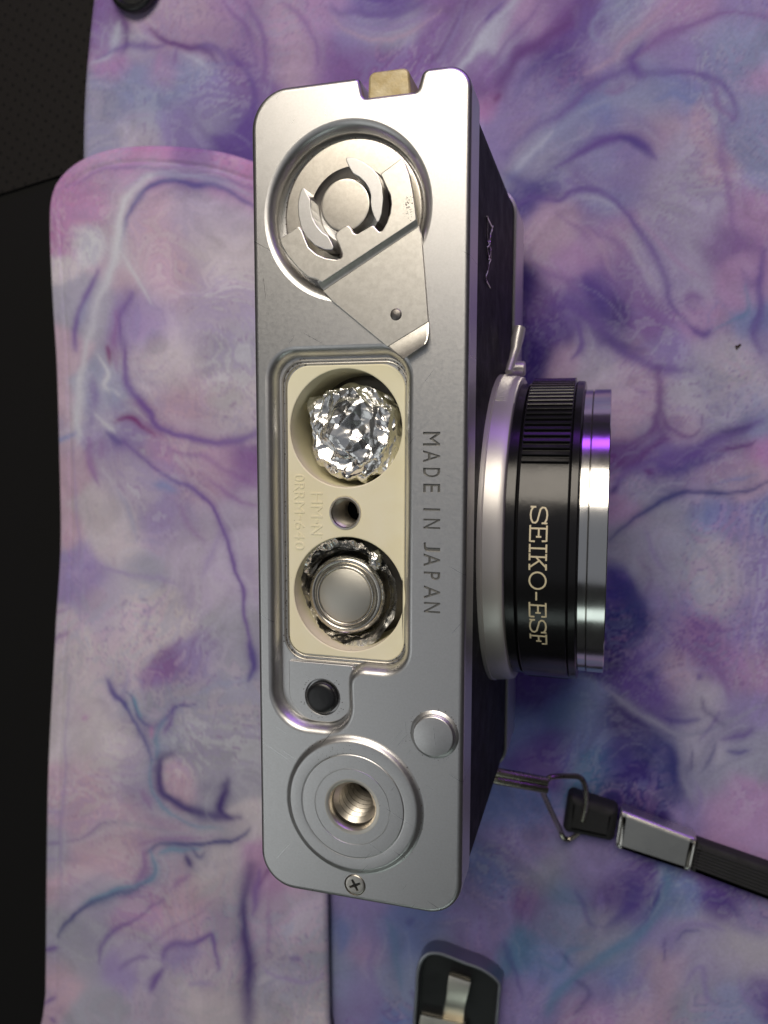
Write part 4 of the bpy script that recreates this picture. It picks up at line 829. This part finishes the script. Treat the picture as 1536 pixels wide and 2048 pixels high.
# lengthwise woven ridges of the band
wv_ = MB()
for k in range(1, 10):
    t_ = k/10
    a = lerp(at(1394, 1684, -68.15), at(1378, 1744, -68.15), t_); b = lerp(at(2300, 2000, -68.15), at(2280, 2085, -68.15), t_)
    if .12 < t_ < .9: tube(wv_, [a+(-68.2,), b+(-68.2,)], .22, 6, flat=.5)
tag(wv_.build('woven_ridges', M['strap'], strap), kind='stuff')
# raised rolled edges of the ferrule
for pa, pb in (((1391, 1678), (1377, 1745)), ((1244, 1623), (1233, 1698))):
    a = at(*pa, -67.3); b = at(*pb, -67.3); e_ = [(a[0], a[1], -69.5), lerp(a, b, .03)+(-68.2,), lerp(a, b, .14)+(-67.25,), lerp(a, b, .5)+(-67.15,), lerp(a, b, .86)+(-67.25,), lerp(a, b, .97)+(-68.2,), (b[0], b[1], -69.5)]
    tube(m_, catmull(e_, 4), .28, 8)
m_.build('crimped_edge', M['crimp'], fo)


# ================================================================== battery cover on the mat
cov = thing('battery_cover', 'dark battery cover with grey rim and pale contact springs, lying open at the bottom edge', 'battery cover')
Zc = -67.5
cvp = [(820, 2100), (828, 2000), (833, 1935), (850, 1908), (878, 1905), (925, 1922), (968, 1939), (1000, 1965), (1001, 1995), (990, 2110), (975, 2250), (955, 2290), (820, 2260), (806, 2230)]
cl = catmull([at(*p, Zc) for p in cvp], 8, True); cl = ccw(cl)
m_ = MB(); inn = inset(cl, .95)
m_.strip([z3(cl, -71.9), z3(cl, Zc-.4), z3(inset(cl, .12), Zc-.12), z3(inset(cl, .35), Zc), z3(inset(cl, .6), Zc-.02), z3(inset(cl, .85), Zc-.2), z3(inn, Zc-.5), z3(inn, -70.2)])
m_.build('rim', M['rim'], cov)
m_ = MB(); m_.cap(z3(inn, -69.6)); m_.build('inner_tray', M['blackmat'], cov, smooth=False)
def springstrip(name, pts, m):      # pts: (px,py,z) centre line with half width
    mb = MB(); tops = []
    for (pl, pr, z) in pts:
        a = at(*pl, z); b = at(*pr, z); tops.append([(a[0], a[1], z-.35), (a[0], a[1], z-.05), (a[0]*.93+b[0]*.07, a[1]*.93+b[1]*.07, z), (a[0]*.07+b[0]*.93, a[1]*.07+b[1]*.93, z), (b[0], b[1], z-.05), (b[0], b[1], z-.35)])
    mb.strip(tops, False); mb.cap(tops[0]); mb.cap(tops[-1]); return mb.build(name, m, cov)
springstrip('contact_spring', [((899, 1948), (940, 1961), -69.2), ((898, 1951), (941, 1965), -67.6), ((896, 1963), (939, 1975), -67.2), ((893, 1990), (933, 1997), -67.5), ((890, 2008), (929, 2016), -67.9), ((888, 2014), (928, 2022), -68.8), ((884, 2040), (926, 2048), -69.3)], M['spring'])
springstrip('contact_plate', [((843, 2026), (930, 2046), -69.3), ((842, 2030), (930, 2050), -68.0), ((838, 2048), (935, 2068), -67.7), ((830, 2120), (930, 2130), -67.7), ((830, 2123), (930, 2133), -69.3)], M['spring'])

# ================================================================== small oval object at the top edge
ov = thing('oval_cap', 'small black oval cap with raised glossy rim, cut off by the top left edge', 'cap')
oc = at(266, -46, -70); orx, ory = 6.0, 6.9
el = [(oc[0]+orx*math.cos(k*math.pi/36), oc[1]+ory*math.sin(k*math.pi/36)) for k in range(72)]
m_ = MB(); tube(m_, z3(el, -70.4), 1.0, 12, True); m_.build('rim', M['rubber'], ov)
m_ = MB(); m_.cap(z3(el, -70.6)); m_.build('inner_disc', M['blackmat'], ov, smooth=False)

# a crumb on the mat
m_ = MB()
for k in range(5): speck(m_, tuple(a+random.gauss(0, .25) for a in at(1477, 693, -72)), .26, .8, -71.9)
tag(m_.build('crumb', M['grime'], None, smooth=False), 'tiny dark crumb lying on the pale right part of the marbled mat', 'crumb')

# ================================================================== printed cloth surfaces
def cloth_mat(name, bump=.35):
    m = bpy.data.materials.new(name); m.use_nodes = True; nt = m.node_tree; N = nt.nodes; L = nt.links; b = N['Principled BSDF']
    b.inputs['Roughness'].default_value = .72; b.inputs['Specular IOR Level'].default_value = .25
    b.inputs['Sheen Weight'].default_value = .12
    at_ = N.new('ShaderNodeVertexColor'); at_.layer_name = 'print'
    tc = N.new('ShaderNodeTexCoord'); n = N.new('ShaderNodeTexNoise'); n.inputs['Scale'].default_value = 2600; n.inputs['Detail'].default_value = 2
    L.new(tc.outputs['Object'], n.inputs['Vector']); bp = N.new('ShaderNodeBump'); bp.inputs['Strength'].default_value = bump; bp.inputs['Distance'].default_value = .0001
    L.new(n.outputs[0], bp.inputs['Height']); L.new(bp.outputs[0], b.inputs['Normal'])
    n2 = N.new('ShaderNodeTexNoise'); n2.inputs['Scale'].default_value = 1500; n2.inputs['Detail'].default_value = 3; L.new(tc.outputs['Object'], n2.inputs['Vector'])
    mr = N.new('ShaderNodeMapRange'); mr.inputs[1].default_value = .3; mr.inputs[2].default_value = .7; mr.inputs[3].default_value = .93; mr.inputs[4].default_value = 1.05; L.new(n2.outputs[0], mr.inputs[0])
    mx = N.new('ShaderNodeVectorMath'); mx.operation = 'SCALE'; L.new(at_.outputs[0], mx.inputs[0]); L.new(mr.outputs[0], mx.inputs['Scale'])
    L.new(mx.outputs[0], b.inputs['Base Color'])
    return m
RWn = np.array(RW); CWn = np.array(CW)
def print_coords(X, Y, Z):
    """where a point of the cloth sits in the surveyed print"""
    d = np.stack([X-CWn[0], Y-CWn[1], Z-CWn[2]], -1) @ RWn.T
    return 768+FPX*d[..., 0]/-d[..., 2], 1024-FPX*d[..., 1]/-d[..., 2]
def cloth_grid(name, X, Y, Z, cols, m, parent=None, flip=False):
    ny, nx = X.shape; v = np.stack([X*S, Y*S, (Z+H)*S], -1).reshape(-1, 3)
    me = bpy.data.meshes.new(name); i = np.arange(ny*nx).reshape(ny, nx)
    f = np.stack([i[:-1, :-1], i[:-1, 1:], i[1:, 1:], i[1:, :-1]], -1).reshape(-1, 4)
    if flip: f = f[:, ::-1]
    me.vertices.add(len(v)); me.vertices.foreach_set('co', v.ravel().astype(np.float32))
    me.loops.add(f.size); me.loops.foreach_set('vertex_index', f.ravel().astype(np.int32))
    me.polygons.add(len(f)); me.polygons.foreach_set('loop_start', (np.arange(len(f))*4).astype(np.int32))
    me.polygons.foreach_set('loop_total', np.full(len(f), 4, np.int32)); me.update(calc_edges=True); me.shade_smooth()
    a = me.color_attributes.new('print', 'FLOAT_COLOR', 'POINT')
    c4 = np.ones((ny*nx, 4), np.float32); c4[:, :3] = cols.reshape(-1, 3); a.data.foreach_set('color', c4.ravel())
    me.materials.append(m); o = bpy.data.objects.new(name, me); COL.objects.link(o)
    if parent: o.parent = parent
    return o
CM_ = cloth_mat('printed_cloth')
# ---- the mat the camera stands on
def mat_edge(Y):        # gently curving left edge
    return -95.6+(Y-81)*.13*np.clip((Y-60)/60, 0, 1)
xs = np.concatenate([np.linspace(0, 1, 470)]); ys = np.linspace(-172, 150, 660)
YY, TT = np.meshgrid(ys, xs, indexing='ij')
XL = mat_edge(YY)
XX = XL+(112-XL)*TT
edge = (XX-XL)
ZZ = -72.0+.25*fbm(XX/38, YY/38, 77, 3)-1.1*np.exp(-(edge/1.0)**2)
PUx, PVx = print_coords(XX, YY, np.full_like(XX, -72.0))
cols = paint(PUx, PVx, MAT_B, MAT_V, 3)*np.array([.70, .71, .86])
mp_ = cloth_grid('marbled_mat', XX, YY, ZZ, cols, CM_)
tag(mp_, 'large flat purple and pink marbled cloth mat under the whole scene', 'mat')
# underside and edge thickness
# ---- the padded rest lying on it at the left
rest_top = -57.0
ol = [at(640, 900, -68), at(644, 1300, -68), at(652, 1800, -68), at(656, 2048, -68), at(660, 2300, -68), at(82, 2300, -68), at(87, 1990, -68)]
pxo = [(87, 1990), (89, 1760), (93, 1528), (105, 1300), (108, 1240), (117, 1090), (114, 895), (109, 727), (101, 600), (95, 450), (101, 385), (125, 344), (168, 313), (234, 293), (332, 289), (430, 299), (504, 320)]
left = [at(*p, -68.0) for p in pxo]
ol = ol[:-1]+left+[at(590, 350, -68), at(636, 420, -68)]
ol = ccw(catmull(ol, 7, True))
# resample evenly
def resample(l, n):
    P = np.array(l+[l[0]]); d = np.hypot(*np.diff(P, axis=0).T); s = np.concatenate([[0], np.cumsum(d)]); t = np.linspace(0, s[-1], n, endpoint=False)
    return np.stack([np.interp(t, s, P[:, 0]), np.interp(t, s, P[:, 1])], 1)
OL = resample(ol, 1100)
spine_y = np.clip(OL[:, 1], -150, 38); cxm = -62.0
ctr = np.stack([np.full(len(OL), cxm), spine_y], 1)
# rings from the mat up the side wall, over the rounded shoulder and across the padded top
prof_r = []
for k in range(0, 9): t_ = math.pi/2*k/8; prof_r.append((1.6*(1-math.cos(t_)), -69.4+1.6*math.sin(t_), 0))
ru, rz = [], []
rows = []
nrm = np.array(inset([tuple(p) for p in OL], 1.0))-OL
ln = np.hypot(nrm[:, 0], nrm[:, 1])[:, None]; nrm = nrm/np.maximum(ln, 1e-6)
for k in range(len(nrm)): pass
for _ in range(12): nrm = (nrm+np.roll(nrm, 1, 0)+np.roll(nrm, -1, 0))/3
for a, z, bul in prof_r: rows.append((OL+nrm*(a-bul), z))
base_ = OL+nrm*1.6
seam = 3.6
for k in range(1, 121):
    t_ = k/120; p = base_*(1-t_)+ctr*t_
    dist = t_*np.hypot(*(ctr-base_).T)
    sm_ = np.clip((-34-p[:, 0])/14, 0, 1); rows.append((p, -67.8+1.3*(1-np.exp(-dist/8))-.32*sm_*np.exp(-((dist-2.7)/.5)**2)))
X = np.stack([r[0][:, 0] for r in rows]); Y = np.stack([r[0][:, 1] for r in rows]); Z = np.stack([np.broadcast_to(r[1], (len(OL),)) for r in rows]).astype(float)
X = np.concatenate([X, X[:, :1]], 1); Y = np.concatenate([Y, Y[:, :1]], 1); Z = np.concatenate([Z, Z[:, :1]], 1)
Z[9:] += .3*fbm(X[9:]/30, Y[9:]/30, 55, 3)*np.clip(np.arange(len(Z)-9)/12, 0, 1)[:, None]
U_, V_ = print_coords(X, Y, Z)
cols = paint(U_, V_, REST_B, REST_V, 8, 10.)*np.array([.95, .93, .98])
rest = thing('padded_rest', 'thick padded rest in pale pink and purple marbled cloth, rounded corner, lying at the left', 'wrist rest')
cloth_grid('cloth_cover', X, Y, Z, cols, CM_, rest)
m_ = MB(); ob = [tuple(p) for p in OL[::3]]
m_.strip([z3(inset(ob, .25), -71.9), z3(inset(ob, .15), -71.7), z3(inset(ob, .12), -69.35)]); m_.cap(z3(inset(ob, .25), -71.9)); m_.build('black_base', M['rubber'], rest)  # plain black wall between the cloth shoulder and the mat

# ---- the black surface under everything
xs = np.linspace(-230, 260, 3); ys = np.linspace(-330, 330, 3)
def desk_mat():
    m = bpy.data.materials.new('perforated_black_vinyl'); m.use_nodes = True; nt = m.node_tree; N = nt.nodes; L = nt.links; b = N['Principled BSDF']
    b.inputs['Roughness'].default_value = .7; b.inputs['Specular IOR Level'].default_value = .18
    tc = N.new('ShaderNodeTexCoord'); v = N.new('ShaderNodeTexVoronoi'); v.inputs['Scale'].default_value = 370; v.inputs['Randomness'].default_value = .12
    mp = N.new('ShaderNodeMapping'); mp.inputs['Rotation'].default_value = (0, 0, .6); mp.inputs['Scale'].default_value = (1, 1, 0)
    L.new(tc.outputs['Object'], mp.inputs[0]); L.new(mp.outputs[0], v.inputs['Vector'])
    cr = N.new('ShaderNodeValToRGB'); cr.color_ramp.elements[0].position = .12; cr.color_ramp.elements[0].color = (.004, .004, .004, 1)
    cr.color_ramp.elements[1].position = .22; cr.color_ramp.elements[1].color = (.013, .012, .011, 1)
    L.new(v.outputs['Distance'], cr.inputs[0]); L.new(cr.outputs[0], b.inputs['Base Color'])
    n = N.new('ShaderNodeTexNoise'); n.inputs['Scale'].default_value = 1300; n.inputs['Detail'].default_value = 4; L.new(tc.outputs['Object'], n.inputs['Vector'])
    bp = N.new('ShaderNodeBump'); bp.inputs['Strength'].default_value = .6; bp.inputs['Distance'].default_value = .0002; L.new(n.outputs[0], bp.inputs['Height'])
    bp2 = N.new('ShaderNodeBump'); bp2.inputs['Strength'].default_value = .8; bp2.inputs['Distance'].default_value = .0004; L.new(cr.outputs[0], bp2.inputs['Height']); L.new(bp.outputs[0], bp2.inputs['Normal']); L.new(bp2.outputs[0], b.inputs['Normal'])
    return m
plain = mat('black_vinyl', (.008, .008, .008, 1), .75, 0, .6, 1100, spec=.15)
sy = at(45, 440, -75.5)[1]
m_ = MB(); m_.add([(-260, sy-16, -74.9), (300, sy+78, -74.9), (300, 330, -74.9), (-260, 330, -74.9)], [(0, 1, 2, 3)])
o = m_.build('perforated_seat_panel', desk_mat(), None, smooth=False); o['kind'] = 'structure'
m_ = MB(); m_.add([(-260, -330, -75.6), (300, -330, -75.6), (300, sy+78.3, -75.6), (-260, sy-15.7, -75.6)], [(0, 1, 2, 3)])
m_.add([(-260, sy-16, -74.9), (300, sy+78, -74.9), (300, sy+78.3, -75.6), (-260, sy-15.7, -75.6)], [(0, 1, 2, 3)])
o = m_.build('seat_surface', plain, None, smooth=False); o['kind'] = 'structure'
